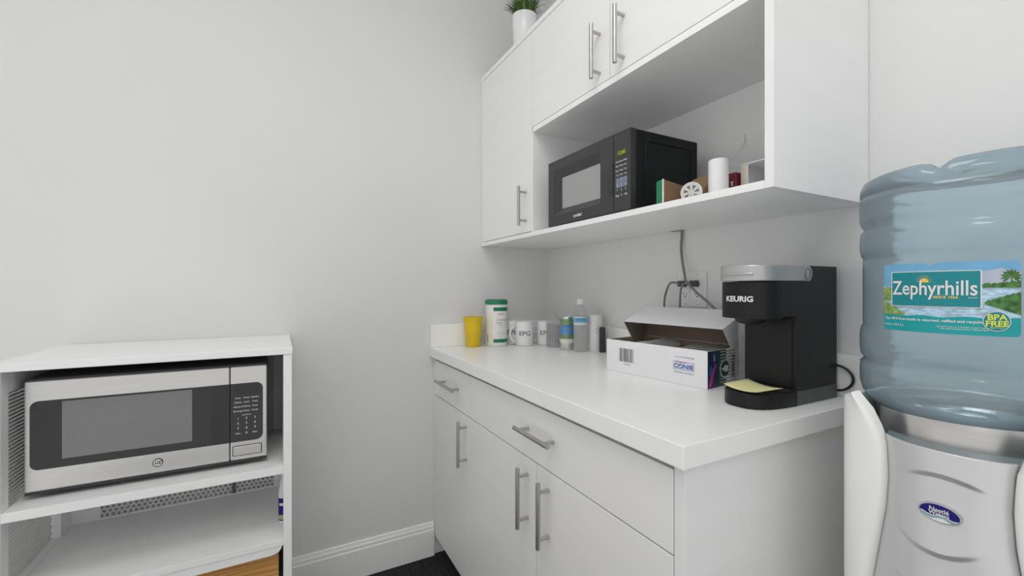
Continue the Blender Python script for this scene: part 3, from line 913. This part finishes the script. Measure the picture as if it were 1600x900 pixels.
def cyl_fn(r0, a_c, z_c): 
    def fn(u, v, w_):
        a = R(a_c) + u/r0
        return ((r0+w_)*math.sin(a), -(r0+w_)*math.cos(a), z_c+v)
    return fn
build('label_band', cyl_band(BM(), .0496, -26, 92, .158, .175), M['green'], wc)
build('label_band', cyl_band(BM(), .0496, -26, 92, .018, .034), M['green'], wc)
build('label_edge', cyl_band(BM(), .0496, -88, -28, .008, .150), M['offw'], wc)
text('lettering', 'GLOVER', .0055, cyl_fn(.0497, 12, .144), M['red'], wc, bold=.02)
multi_text('lettering', [('Disinfecting', .0075, 0, .006), ('Wipes', .0075, -.012, -.007)], cyl_fn(.0497, 18, .113), M['ink'], wc)
multi_text('small_print', [('Kills germs on surfaces', .004, 0, .004), ('Fresh scent', .004, 0, -.004), ('75 WIPES  7 in x 8 in', .0038, 0, -.030), ('KEEP OUT OF REACH', .0038, 0, -.038)], cyl_fn(.0497, 20, .093), M['ink_light'], wc)
bm = BM()
for k in range(9): cyl_band(bm, .0500, -66, -58, .018+.004*k, .0205+.004*k, n=2)
build('barcode', bm, M['ink'], wc)
put(wc, .083, -.334, rz=75)
# mugs
def make_mug():
    t = thing('mug', '', 'mug')
    build('cup', lathe(BM(), [(.036, 0), (.0385, .002), (.0405, .008), (.0405, .106), (.0398, .108), (.0378, .107), (.0370, .104), (.0370, .008), (.034, .005)], seg=56), M['ceramic'], t, smooth=True, auto=50)
    pts = []
    for k in range(13):
        a = R(-78+156*k/12); pts.append((-.0385-.0265*math.cos(a), 0, .052+.036*math.sin(a)))
    build('handle', tube(BM(), pts, .0050, 12), M['ceramic'], t, smooth=True)
    text('monogram', 'EPG', .0205, cyl_fn(.0407, 0, .056), M['mugink'], t, bold=.006, sx=1.12)
    return t
mg = make_mug()
labs = ['white mug with navy monogram between the other two mugs, handle showing', 'white mug with navy monogram next to the wrapped clear cups', 'white mug with navy monogram farthest toward the wipes canister, behind another mug handle']
spots = [(.139, -.2195, 64), (.158, -.118, 60), (.062, -.238, 62)]
for i, (x, y, rz) in enumerate(spots):
    o = mg if i == 0 else copy_tree(mg)
    put(o, x, y, rz=rz); o['label'] = labs[i]; o['group'] = 'monogrammed mugs'
# wrapped stack of clear cups
cs = thing('cup_sleeve', 'plastic-wrapped stack of clear cups with peaked wrapper beside the mugs', 'cup stack')
bm = BM()
pf = []
for k in range(11):
    z = .004+.0088*k; pf += [(.0312, z), (.0328, z+.0028), (.0328, z+.0052), (.0312, z+.0058)]
lathe(bm, pf, seg=32, cap0=False, cap1=False)
build('cups', bm, M['petp'], cs, smooth=True, auto=40)
build('wrapper', lathe(BM(), [(.034, 0), (.0350, .004), (.0345, .108), (.031, .116), (.021, .132), (.010, .146), (.003, .152)], seg=20, f=lambda p: Vector((p.x*(1+.05*math.sin(p.z*210+5*math.atan2(p.y, p.x))), p.y*(1+.05*math.cos(p.z*180+4*math.atan2(p.y, p.x))), p.z))), M['clear'], cs)
bm = BM()
random.seed(4)
for q in range(6):
    for k in range(11):
        if random.random() < .8: cyl_band(bm, .0360, -60+q*20, -60+q*20+random.uniform(2, 6), .012+.0085*k, .0142+.0085*k+random.uniform(0, .002), n=2)
build('wrapper_print', bm, M['ink'], cs)
put(cs, .237, -.122, rz=62)
# soda can
cn = thing('drink_can', 'slim green and blue drink can in front of the clear bottle', 'can')
bm = lathe(BM(), [(.022, 0), (.0265, .004), (.0285, .010), (.0285, .030)], seg=40, cap1=False)
build('can_bottom', bm, M['tin'], cn, smooth=True, auto=40)
bm = lathe(BM(), [(.0285, .030), (.0285, .126), (.0270, .132)], seg=40, cap0=False, cap1=False)
build('can_wall', bm, M['cangreen'], cn, smooth=True, auto=40)
build('can_top', lathe(BM(), [(.0270, .132), (.0250, .137), (.0255, .140), (.0235, .140), (.022, .137)], seg=40, cap0=False), M['tin'], cn, smooth=True, auto=40)
build('can_label', cyl_band(BM(), .0286, -95, 95, .066, .106), M['canblue'], cn)
build('can_label_lower', cyl_band(BM(), .0286, -95, 95, .030, .048), M['offw'], cn)
bm = cyl_band(BM(), .0291, -6, 6, .083, .090, n=4)
build('can_star', bm, M['red'], cn)
text('lettering', 'PELLEGRINO', .0050, cyl_fn(.0293, 0, .101), M['navy'], cn, sx=.85)
put(cn, .348, -.132, rz=58)
# water bottle
wb = thing('water_bottle', 'small clear water bottle with white cap and light blue label', 'bottle')
prof = [(.026, 0), (.0295, .004), (.0300, .010)]
for k in range(9): prof += [(.0300-.002*(k % 2), .018+.009*k)]
prof += [(.0285, .100), (.0300, .108), (.0300, .146), (.0290, .152), (.0250, .166), (.0170, .180), (.0125, .188), (.0122, .196)]
build('bottle', lathe(BM(), prof, seg=40), M['petp'], wb, smooth=True, auto=50)
lbm = BM()
cyl_band(lbm, .0303, -180, 180, .110, .145, n=48)
wl = build('bottle_label', lbm, M['lblue'], wb)
bm = cyl_band(BM(), .0309, -60, 60, .1102, .1190); cyl_band(bm, .0309, -60, 60, .1400, .1448)
build('label_border', bm, M['mark'], wl)
text('lettering', 'ZEPHYR', .0090, cyl_fn(.0309, -2, .130), M['navy'], wl, sx=.9)
build('cap', lathe(BM(), [(.0150, .193), (.0155, .195), (.0155, .213), (.0140, .216)], seg=32), M['whitep'], wb, smooth=True, auto=40)
put(wb, .409, -.1065, rz=55)
# white paper cups in a sleeve / tall white tub
wt2 = thing('white_tub', 'tall white cylindrical tub with dark printed mark behind the clear bottle', 'tub')
build('tub_wall', lathe(BM(), [(.0260, 0), (.0270, .003), (.0275, .145), (.0260, .149), (.0235, .1500)], seg=40), M['whitep'], wt2, smooth=True, auto=40)
bm = BM()
for a, zz in ((-7, .092), (5, .092), (-1, .103), (-7, .078), (5, .078)):
    for dz in (0, .004): cyl_band(bm, .0275, a-3, a+3, zz+dz, zz+dz+.0018, n=2)
build('printed_mark', bm, M['ink'], wt2)
put(wt2, .4400, -.0520, rz=62)
dk = build('slim_black_carton', box(-.008, .008, -.010, .010, 0, .102), M['dark'], bevel=.001); put(dk, .4795, -.0500, rz=20)
tag(dk, 'slim upright black carton beside the white tub', 'carton')
cc = build('clear_cup', lathe(BM(), [(.0150, 0), (.0155, .002), (.0110, .070), (.0080, .100), (.0020, .118)], seg=24), M['clear'], smooth=True); put(cc, .530, -.045)
tag(cc, 'small clear cone of plastic film between the carton and the fork box', 'plastic film')

# clear plastic pack behind the coffee maker
cp2 = thing('cup_pack', 'clear wrapped pack of plastic cups between fork box and coffee maker', 'cup pack')
bm = BM()
for k in range(5):
    z = .010+.036*k
    lathe(bm, [(.0150, z), (.0165, z+.030), (.0180, z+.033), (.0180, z+.035)], seg=24, cap1=False)
build('cups', bm, M['petp'], cp2, smooth=True, auto=40)
build('wrapper', lathe(BM(), [(.021, 0), (.0225, .01), (.0220, .17), (.019, .19), (.012, .205)], seg=18, f=lambda p: Vector((p.x*(1+.07*math.sin(p.z*90+3*math.atan2(p.y, p.x))), p.y, p.z))), M['clear'], cp2)
put(cp2, 1.1560, -.1350)

# ------------------------------------------------------------------ things in the niche
# torn green and brown carton of pods
gb = thing('torn_carton', 'torn brown cardboard carton with green outside in the wall cabinet niche', 'carton')
bm = BM()
def card_wall(bm, a, b, hs, t=.0025):
    """standing card from a to b (x, y) with a ragged top given by heights hs"""
    a = Vector(a); b = Vector(b); n = len(hs)-1; d = (b-a).normalized(); nn = Vector((-d.y, d.x))*t
    G = []
    for k, h in enumerate(hs):
        p = a.lerp(b, k/n); q = p+nn
        G.append([bm.verts.new((p.x, p.y, 0)), bm.verts.new((p.x, p.y, h)), bm.verts.new((q.x, q.y, h)), bm.verts.new((q.x, q.y, 0))])
    for k in range(n):
        for m_, (i, j) in enumerate(((0, 1), (1, 2), (2, 3), (3, 0))):
            f = bm.faces.new((G[k][i], G[k+1][i], G[k+1][j], G[k][j]))
            f.material_index = 0
    bm.faces.new(G[0]); bm.faces.new(G[-1][::-1])
card_wall(bm, (.016, .0), (.004, .11), [.070, .068, .066, .066])
card_wall(bm, (.004, .11), (.090, .118), [.074, .082, .084, .088, .084, .088, .090, .097, .098])
card_wall(bm, (.090, .118), (.090, .03), [.098, .070, .040, .030])
bx(bm, .006, .090, .004, .112, 0, .002)
ct = build('carton_inside', bm, M['kraft2'], gb)
bm = BM(); card_wall(bm, (-.006, -.004), (.014, -.004), [.068, .070, .071], .002)
build('green_flap', bm, M['green'], gb)
bm = BM(); card_wall(bm, (.0142, -.0045), (.018, -.0045), [.071, .072], .0025)
build('torn_edge', bm, M['offw'], gb)
put(gb, 1.035, -.325, 1.3862, 0)
# coffee pods
pd = thing('coffee_pod', '', 'coffee pod')
build('pod_cup', lathe(BM(), [(.016, 0), (.0185, .002), (.0225, .040), (.0255, .041), (.0255, .043)], seg=36), M['whitep'], pd, smooth=True, auto=40)
build('foil_lid', lathe(BM(), [(.0235, .0431), (.0235, .0436)], seg=36), M['tin'], pd)
bm = BM()
for k in range(7):
    a = 2*PI*k/7
    poly(bm, [(.006*math.cos(a+.2), .006*math.sin(a+.2), .0438), (.018*math.cos(a), .018*math.sin(a), .0438), (.018*math.cos(a+.45), .018*math.sin(a+.45), .0438)], (0, 0, .0002))
build('lid_print', bm, M['ink'], pd)
pl_ = ['coffee pod lying on its side, dark patterned foil lid facing out of the torn carton', 'coffee pod standing upright deeper inside the torn carton']
for i, (x, y, z, e) in enumerate([(1.100, -.268, 1.4120, (R(90), 0, R(28))), (1.075, -.250, 1.3885, (0, 0, 0))]):
    o = pd if i == 0 else copy_tree(pd)
    o.location = (x, y, z); o.rotation_euler = e; o['label'] = pl_[i]; o['group'] = 'coffee pods in the torn carton'
# white roll
wr = thing('paper_roll', 'white paper towel roll standing in the niche beside the torn carton', 'paper roll')
build('roll', lathe(BM(), [(.0215, 0), (.0230, .001), (.0230, .1005), (.0205, .1030), (.0090, .1030)], seg=40), M['card'], wr, smooth=True, auto=40)
put(wr, 1.1580, -.2550, 1.3862)
# maroon box
mx_ = thing('small_carton', 'small maroon carton with white mark behind the paper roll in the niche', 'carton')
build('carton', box(-.036, .010, -.030, .030, 0, .076), M['maroon'], mx_, bevel=.001)
build('printed_mark', poly(BM(), [(-.004, -.0304, .044), (.004, -.0304, .044), (.001, -.0304, .049), (.005, -.0304, .054), (-.005, -.0304, .054), (-.001, -.0304, .049)], (0, .0003, 0)), M['mark'], mx_)
put(mx_, 1.163, -.180, 1.3862)
# open white box on its side
ob = thing('open_box', 'open white cardboard box lying on its side at the end of the niche', 'box')
bm = BM()
W_, DD, HH, q = .140, .110, .094, .0022
bx(bm, W_-q, W_, 0, DD-q, q, HH-q); bx(bm, 0, q, 0, DD-q, q, HH-q)
bx(bm, 0, W_, DD-q, DD, q, HH-q); bx(bm, 0, W_, 0, DD, 0, q); bx(bm, 0, W_, 0, DD, HH-q, HH)
build('box_shell', bm, M['card'], ob)
bm = BM(); poly(bm, [(.0, -.001, .003), (.030, -.020, .003), (.030, -.020, .084), (.0, -.001, .091)], (.0015, 0, 0))
build('box_flap', bm, M['offw'], ob)
put(ob, 1.1790, -.1980, 1.3862)
st = build('white_string', tube(BM(), [(1.190, -.150, 1.4815), (1.150, -.140, 1.492), (1.108, -.125, 1.506), (1.078, -.080, 1.535), (1.071, -.035, 1.578), (1.067, -.0140, 1.607), (1.063, -.0125, 1.622)], .0013, 8), M['whitep'], smooth=True)
tag(st, 'thin white cord curling up the niche back from the open box', 'cord')

# ------------------------------------------------------------------ potted plant on top of the wall cabinet
pp = thing('potted_plant', 'small green grassy plant in a white pot on top of the wall cabinets', 'potted plant')
build('pot', lathe(BM(), [(.043, 0), (.0455, .003), (.0530, .170), (.0530, .176), (.0500, .176), (.0490, .160)], seg=48), M['ceramic'], pp, smooth=True, auto=45)
build('soil', lathe(BM(), [(.046, .155), (.048, .160)], seg=32), M['soil'], pp)
random.seed(5)
def leaves(n, mm, seed):
    random.seed(seed)
    bm = BM()
    for k in range(n):
        a = random.uniform(0, 2*PI); lean = random.uniform(.1, 1.15); ln = random.uniform(.06, .115); r0 = random.uniform(0, .032)
        base = Vector((r0*math.cos(a), r0*math.sin(a), .158))
        dr_ = Vector((math.cos(a), math.sin(a), 0)); sd = Vector((-dr_.y, dr_.x, 0))
        prev = None; p = base.copy(); ang = PI/2 - lean*.3
        for s in range(6):
            wd = .0042*(1-s/5.3)
            c = [bm.verts.new(p-sd*wd), bm.verts.new(p+sd*wd)]
            if prev: bm.faces.new((prev[0], prev[1], c[1], c[0]))
            prev = c
            p = p + (dr_*math.cos(ang) + Vector((0, 0, 1))*math.sin(ang))*ln/5
            ang -= lean*.27
    o = build('leaves', bm, mm, pp)
    o['kind'] = 'stuff'
    return o
leaves(420, M['leaf'], 5); leaves(130, M['leaf2'], 6)
put(pp, .246, -.280, 2.1572)

# spray bottle behind the shelf unit's right side
sb = thing('cleaner_bottle', 'white cleaner bottle with blue label on the lower shelf of the shelf unit', 'bottle')
build('bottle', lathe(BM(), [(.0135, 0), (.0155, .004), (.0155, .095), (.012, .115), (.008, .138), (.0075, .160)], seg=32), M['whitep'], sb, smooth=True, auto=40)
build('bottle_label', cyl_band(BM(), .0156, -180, 180, .008, .078, n=40), M['badge'], sb)
build('label_stripe', cyl_band(BM(), .0161, -180, 180, .012, .026, n=40), M['gold'], sb)
build('label_mark', cyl_band(BM(), .0161, -20, 30, .055, .063, n=10), M['mark'], sb)
build('cap', lathe(BM(), [(.008, .155), (.0085, .170), (.006, .176)], seg=24), M['whitep'], sb, smooth=True, auto=40)
put(sb, .300, -1.1915, .4363, 60)

# ------------------------------------------------------------------ water cooler
CX, CY = 1.595, -.204
YFR = -.350
wcx = thing('water_cooler', 'white and silver floor-standing water cooler beside the countertop', 'water cooler', (CX, CY, 0))
def seam(z):
    ks = [(0, .125), (.30, .120), (.45, .112), (.60, .098), (.70, .087), (.77, .077), (.82, .070), (.87, .067), (.92, .069), (.938, .072), (.952, .079), (.976, .090), (.992, .100), (1.0, .110)]
    for (a, wa), (b, wb_) in zip(ks, ks[1:]):
        if z <= b:
            t = (z-a)/(b-a); t = max(0, t); return wa+(wb_-wa)*t
    return ks[-1][1]
XH, YB = .143, -.030          # half width, back of the shell
def shell_pt(s, q):
    """s 0..1 from seam round the side to the back middle (right half); q 0..1 up"""
    k = min(1, s/.36); top = 1.000 - .016*k*k*(3-2*k)
    z = top*q
    w_ = seam(z)
    yf = YFR + .004
    # path: seam -> bulging front cheek -> side -> back
    P = [Vector((w_, yf+.014)), Vector((min(w_+.010, XH-.014), yf-.002)), Vector((max(XH-.024, min(w_+.014, XH-.008)), yf+.006)), Vector((XH-.003, yf+.030)), Vector((XH, yf+.075)),
         Vector((XH, yf+.18)), Vector((XH-.004, YB-.02)), Vector((XH-.02, YB)), Vector((XH*.5, YB+.0)), Vector((0, YB))]
    t = s*(len(P)-1); i = min(int(t), len(P)-2); f_ = t-i
    a, b, c, d = P[max(i-1, 0)], P[i], P[i+1], P[min(i+2, len(P)-1)]
    p = .5*((2*b)+(-a+c)*f_+(2*a-5*b+4*c-d)*f_*f_+(-a+3*b-3*c+d)*f_**3)
    return p.x, p.y, z
bm = BM()
NS, NQ = 48, 40
for sg in (1, -1):
    G = [[None]*(NQ+1) for _ in range(NS+1)]
    for i in range(NS+1):
        for j in range(NQ+1):
            x, y, z = shell_pt(i/NS, j/NQ)
            G[i][j] = bm.verts.new((CX+sg*x, y, z))
    for i in range(NS):
        for j in range(NQ):
            f = (G[i][j], G[i+1][j], G[i+1][j+1], G[i][j+1])
            bm.faces.new(f if sg > 0 else f[::-1])
bmesh.ops.remove_doubles(bm, verts=bm.verts, dist=1e-5)
sh = build('shell', bm, M['cooler'], wcx, smooth=True)
md = sh.modifiers.new('solid', 'SOLIDIFY'); md.thickness = .010; md.offset = -1
md = sh.modifiers.new('bevel', 'BEVEL'); md.width = .003; md.segments = 3; md.limit_method = 'ANGLE'; md.angle_limit = R(50)
# silver fascia with three scalloped creases
def fascia_pt(s, z):
    w_ = seam(z)+.001
    x = s*w_
    y = YFR - .010 + .024*abs(s)**3.2
    for zc, amp, curve, dec, cx_, hw in ((.905, .0075, -.012, .055, .004, .050), (.790, .0100, .020, .060, -.004, .050), (.722, .0100, .020, .060, -.004, .055), (.655, .010, .020, .060, 0, .06)):
        xx = (x-cx_)/hw
        if abs(xx) < 1:
            zl = zc + curve*xx*xx
            e = .62*amp*(1-xx*xx)**1.3
            if z >= zl:
                y -= e*math.exp(-((z-zl)/dec)**1.2)
            else:
                y -= e*max(0, 1-(zl-z)/.0055)
    return CX+x, y, z
bm = BM()
NS, zs = 56, []
z = .05
while z < .6: zs.append(z); z += .05
while z < .938: zs.append(z); z += .0018
zs.append(.938)
G = [[bm.verts.new(fascia_pt(-1+2*i/NS, z)) for z in zs] for i in range(NS+1)]
for i in range(NS):
    for j in range(len(zs)-1): bm.faces.new((G[i][j], G[i+1][j], G[i+1][j+1], G[i][j+1]))
fa = build('fascia', bm, M['fascia'], wcx, smooth=True)
md = fa.modifiers.new('solid', 'SOLIDIFY'); md.thickness = .004; md.offset = -1
# top ledge behind the fascia
bm = BM()
pts = []
for i in range(25):
    s = -1+2*i/24; x, y, zz = fascia_pt(s, .938); pts.append((x, y+.003))
pts2 = [(CX+.088, -.27), (CX-.088, -.27)]
poly(bm, [(p[0], p[1], .930) for p in pts+pts2], (0, 0, .006))
build('ledge', bm, M['rimgrey'], wcx)
bm = lathe(BM(), [(.114, .925), (.1165, .927), (.1165, .984), (.1135, .987), (.108, .984)], (1.583, -.204, 0), 72, cap0=True, cap1=False)
build('collar', bm, M['ss'], wcx, smooth=True, auto=50)
bm = BM()
lathe(bm, [(.128, .86), (.129, .925), (.138, .972), (.139, .974), (.134, .974), (.124, .924)], (1.5835, -.199, 0), 64, cap0=True, cap1=False)
# keep the cradle open at the front
bmesh.ops.bisect_plane(bm, geom=bm.verts[:]+bm.edges[:]+bm.faces[:], plane_co=(0, -.262, 0), plane_no=(0, -1, 0), clear_outer=True)
build('cradle', bm, M['teal_dk'], wcx, smooth=True, auto=50)
# badge
BC = (1.5975, .849)
def yfas(x, z):
    s = (x-CX)/(seam(z)-.0015); return fascia_pt(s, z)[1]
yb_ = min(yfas(BC[0]+dx, BC[1]+dz) for dx in (-.02, 0, .02) for dz in (-.01, 0, .01))-.001
bm = BM()
el = lambda a, b, n=48: [(BC[0]+a*math.cos(2*PI*k/n), BC[1]+b*math.sin(2*PI*k/n)) for k in range(n)]
front_panel(bm, el(.0240, .0135), yb_-.0012, yb_+.004)
bd = build('badge', bm, M['silver'], wcx, bevel=.0006)
bm = BM(); front_panel(bm, el(.0218, .0118), yb_-.0018, yb_-.0012)
build('badge_face', bm, M['badge'], bd)
def wave_pts(z_hi, z_lo, y):
    up, dn = [], []
    for k in range(25):
        x = -.0205+.041*k/24
        ze = -.0114*math.sqrt(max(0, 1-(x/.0215)**2))
        wv = .0016*math.sin(x*260+.8)
        up.append((BC[0]+x, BC[1]+max(ze, z_hi+wv))); dn.append((BC[0]+x, BC[1]+max(ze-.0001, z_lo+wv) if z_lo > -.02 else BC[1]+ze-.0001))
    return up+dn[::-1]
bm = BM(); front_panel(bm, wave_pts(-.0030, -.03, 0), yb_-.0021, yb_-.0018); build('badge_foam', bm, M['badgew'], bd)
bm = BM(); front_panel(bm, wave_pts(-.0040, -.0072, 0), yb_-.0024, yb_-.0021); build('badge_wave', bm, M['badgeg'], bd)
multi_text('badge_lettering', [('Nestlé', .0062, 0, .0045), ('Waters', .0056, 0, -.0010)], lambda u, v, w_: (BC[0]+u, yb_-.0027, BC[1]+v), M['mark'], bd, bold=.02, sx=.95)

# ------------------------------------------------------------------ water bottle on the cooler
BX, BY, BR = 1.580, -.204, .137
bt = thing('water_jug', 'large translucent blue water jug upside down on the water cooler', 'water jug', (BX, BY, .985))
prof = [(.020, .890), (.026, .892), (.028, .930), (.050, .945), (.085, .958), (.110, .968), (.124, .978), (.133, .992), (.1372, 1.008), (.1375, 1.030), (.1365, 1.043), (.1310, 1.050), (.1362, 1.057), (.1375, 1.072), (.1375, 1.092),
        (.1357, 1.104), (.1328, 1.111), (.1332, 1.118), (.1332, 1.222), (.1325, 1.227), (.1352, 1.232), (.1374, 1.243), (.1377, 1.258), (.1362, 1.272), (.1308, 1.280), (.1357, 1.288), (.1376, 1.297), (.1378, 1.325), (.1372, 1.333), (.1345, 1.3355), (.1372, 1.338), (.1368, 1.350), (.1325, 1.3615), (.122, 1.368), (.105, 1.370), (.080, 1.366), (.03, 1.362)]
def jug_f(p):
    a = math.degrees(math.atan2(p.x, -p.y))
    if p.z > 1.342:
        k = (p.z-1.342)/.026
        p.z -= k*.011*math.exp(-((a-2)/5.0)**2)
        p.z += k*.006*max(0, math.sin(R(a-8)*1.6)) if -20 < a < 120 else 0
    return p
bm = lathe(BM(), prof, (BX, BY, 0), 144, f=jug_f)
jug = build('bottle', bm, M['bottle'], bt, smooth=True)
# label wrapped on the jug; every piece is a patch on the cylinder
RL = .1338
def wrap(u, z, lift):
    """u in degrees round the jug, z up"""
    r = RL+lift; return (BX+r*math.sin(R(u)), BY-r*math.cos(R(u)), z)
def patch(bm, f_u0, f_u1, f_z0, f_z1, lift, n=40, m=6):
    """patch with bounds as numbers or functions of u"""
    g = lambda q, u: q(u) if callable(q) else q
    G = []
    for i in range(n+1):
        u = f_u0+(f_u1-f_u0)*i/n
        a, b = g(f_z0, u), g(f_z1, u)
        G.append([bm.verts.new(wrap(u, a+(b-a)*j/m, lift)) for j in range(m+1)])
    for i in range(n):
        for j in range(m): bm.faces.new((G[i][j], G[i+1][j], G[i+1][j+1], G[i][j+1]))
    return bm
def lbuild(name, bm, m, parent): return build(name, bm, m, parent)
U0, U1, Z0, Z1 = -28.8, 38.6, 1.107, 1.213
def corner(u, up):
    rr = 2.4; d = max(0, rr-(u-U0), rr-(U1-u)); e = (rr-math.sqrt(max(0, rr*rr-d*d)))/rr*.0055
    return e
ztop = lambda u: Z1-corner(u, 1) - (.0055*math.exp(-((u+.5)/1.6)**2))
zbot = lambda u: Z0+corner(u, 0)
bm = patch(BM(), U0, U1, zbot, ztop, .0003, 90, 6)
lab = build('jug_label', bm, M['water'], bt)
hz = lambda u: 1.172+.002*math.sin(u*.9)
skyb = patch(BM(), U0, U1, lambda u: 1.178, ztop, .0006, 90, 4); build('sky_picture', skyb, M['sky'], lab)
build('sky_glow', patch(BM(), 18, U1, 1.175, lambda u: 1.203-.001*abs(u-30)*.6, .0009, 24, 3), M['skyp'], lab)
build('band_picture', patch(BM(), U0, U1, zbot, lambda u: 1.1325-.001*math.sin(u*.3), .0006, 80, 4), M['teal2'], lab)
random.seed(9)
js = [random.uniform(-1, 1) for _ in range(400)]
rag = lambda u, a=1.0: js[int((u+60)*3) % 400]*a
build('far_trees', patch(BM(), 21.5, U1, 1.1755, lambda u: 1.181+.0035*max(0, (u-24)/12)+rag(u, .0013), .0011, 80, 2), M['bush'], lab)
bm = BM()
patch(bm, 23.5, U1, lambda u: 1.152-.0145*((u-23.5)/15), lambda u: 1.1535+.016*((u-23.5)/15)**.7+rag(u, .0012), .0011, 80, 4)
build('near_bush', bm, M['bush'], lab)
# palm crown
bm = BM()
for k in range(11):
    a = R(-35+25*k); L2 = 5.2
    pu, pz = 34.5, 1.1915
    tipu, tipz = pu+L2*math.cos(a)*.95, pz+.0125*math.sin(a)-.002
    nx, nz = -math.sin(a)*.7, math.cos(a)*.0022
    poly(bm, [wrap(pu, pz, .0014), wrap((pu+tipu)/2+nx, (pz+tipz)/2+nz+.001, .0014), wrap(tipu, tipz, .0014), wrap((pu+tipu)/2-nx, (pz+tipz)/2-nz+.001, .0014)])
poly(bm, [wrap(34.2, 1.175, .0014), wrap(34.8, 1.175, .0014), wrap(34.9, 1.190, .0014), wrap(34.3, 1.190, .0014)])
build('palm_tree', bm, M['bush'], lab)
build('left_reeds', patch(BM(), U0+.1, -21, 1.155, lambda u: 1.176+rag(u, .002), .0011, 30, 2), M['bushy'], lab)
build('left_bush', patch(BM(), U0+.1, -14, 1.1325, lambda u: 1.154-.02*((u-U0)/15)**1.3+rag(u, .0015), .0013, 50, 3), M['bushy'], lab)
pn = build('name_panel_border', patch(BM(), -22.6, 22.4, 1.1462, 1.2008, .0014, 60, 2), M['mark'], lab)
build('name_panel', patch(BM(), -21.9, 21.7, 1.1475, 1.1995, .0018, 60, 2), M['teal'], pn)
def wtx(u0, z0, lift): return lambda u, v, w_: wrap(u0+math.degrees(u/RL), z0+v, lift)
text('lettering', 'Zephyrhills', .0220, wtx(-.3, 1.1740, .0024), M['mark'], pn, bold=.012, sx=.715)
bm = BM()
poly(bm, [wrap(-3.4+2.4*math.cos(PI*k/16), 1.1835+.0065*math.sin(PI*k/16), .0022) for k in range(17)])
for k in range(11):
    a = PI*(k+.5)/11; c, s = math.cos(a), math.sin(a)
    poly(bm, [wrap(-3.4+3.0*c-.13*s, 1.1835+.008*s+.0003*c, .0022), wrap(-3.4+4.3*c, 1.1835+.0122*s, .0022), wrap(-3.4+3.0*c+.13*s, 1.1835+.008*s-.0003*c, .0022)])
build('sun', bm, M['sun'], pn)
text('since_lettering', 'SINCE 1964', .0038, wtx(6.6, 1.1612, .0022), M['sun'], pn, bold=.02, sx=1.0)
text('brand_lettering', 'BRAND', .0020, wtx(18.6, 1.1610, .0022), M['mark'], pn)
text('band_lettering', 'Our BPA free bottle is returned, refilled and recycled', .0040, wtx(-1.6, 1.1262, .0012), M['mark'], lab, bold=.018, sx=.98)
text('band_lettering', '5 GAL (18.9 L)', .0036, wtx(-21.5, 1.1165, .0012), M['mark'], lab)
multi_text('small_print', [('SEE BOTTLING AT A WATER QUALITY REPORT', .0019, 0, .0013), ('FOR MORE INFORMATION 1-800-000-0000', .0019, 0, -.0017)], wtx(14.5, 1.1165, .0012), M['mark'], lab)
bm = BM(); poly(bm, [wrap(28.4+5.9*math.cos(2*PI*k/48), 1.1282+.0142*math.sin(2*PI*k/48), .0018) for k in range(48)])
be = build('seal_border', bm, M['mark'], lab)
bm = BM(); poly(bm, [wrap(28.4+5.5*math.cos(2*PI*k/48), 1.1282+.0132*math.sin(2*PI*k/48), .0021) for k in range(48)])
build('seal', bm, M['teal'], be)
multi_text('seal_lettering', [('BPA', .0078, 0, .0055), ('FREE', .0078, 0, -.0035)], wtx(28.4, 1.1282, .0026), M['ylw'], be, bold=.03)
text('seal_small', 'BOTTLE', .0026, wtx(28.4, 1.1192, .0026), M['ylw'], be)
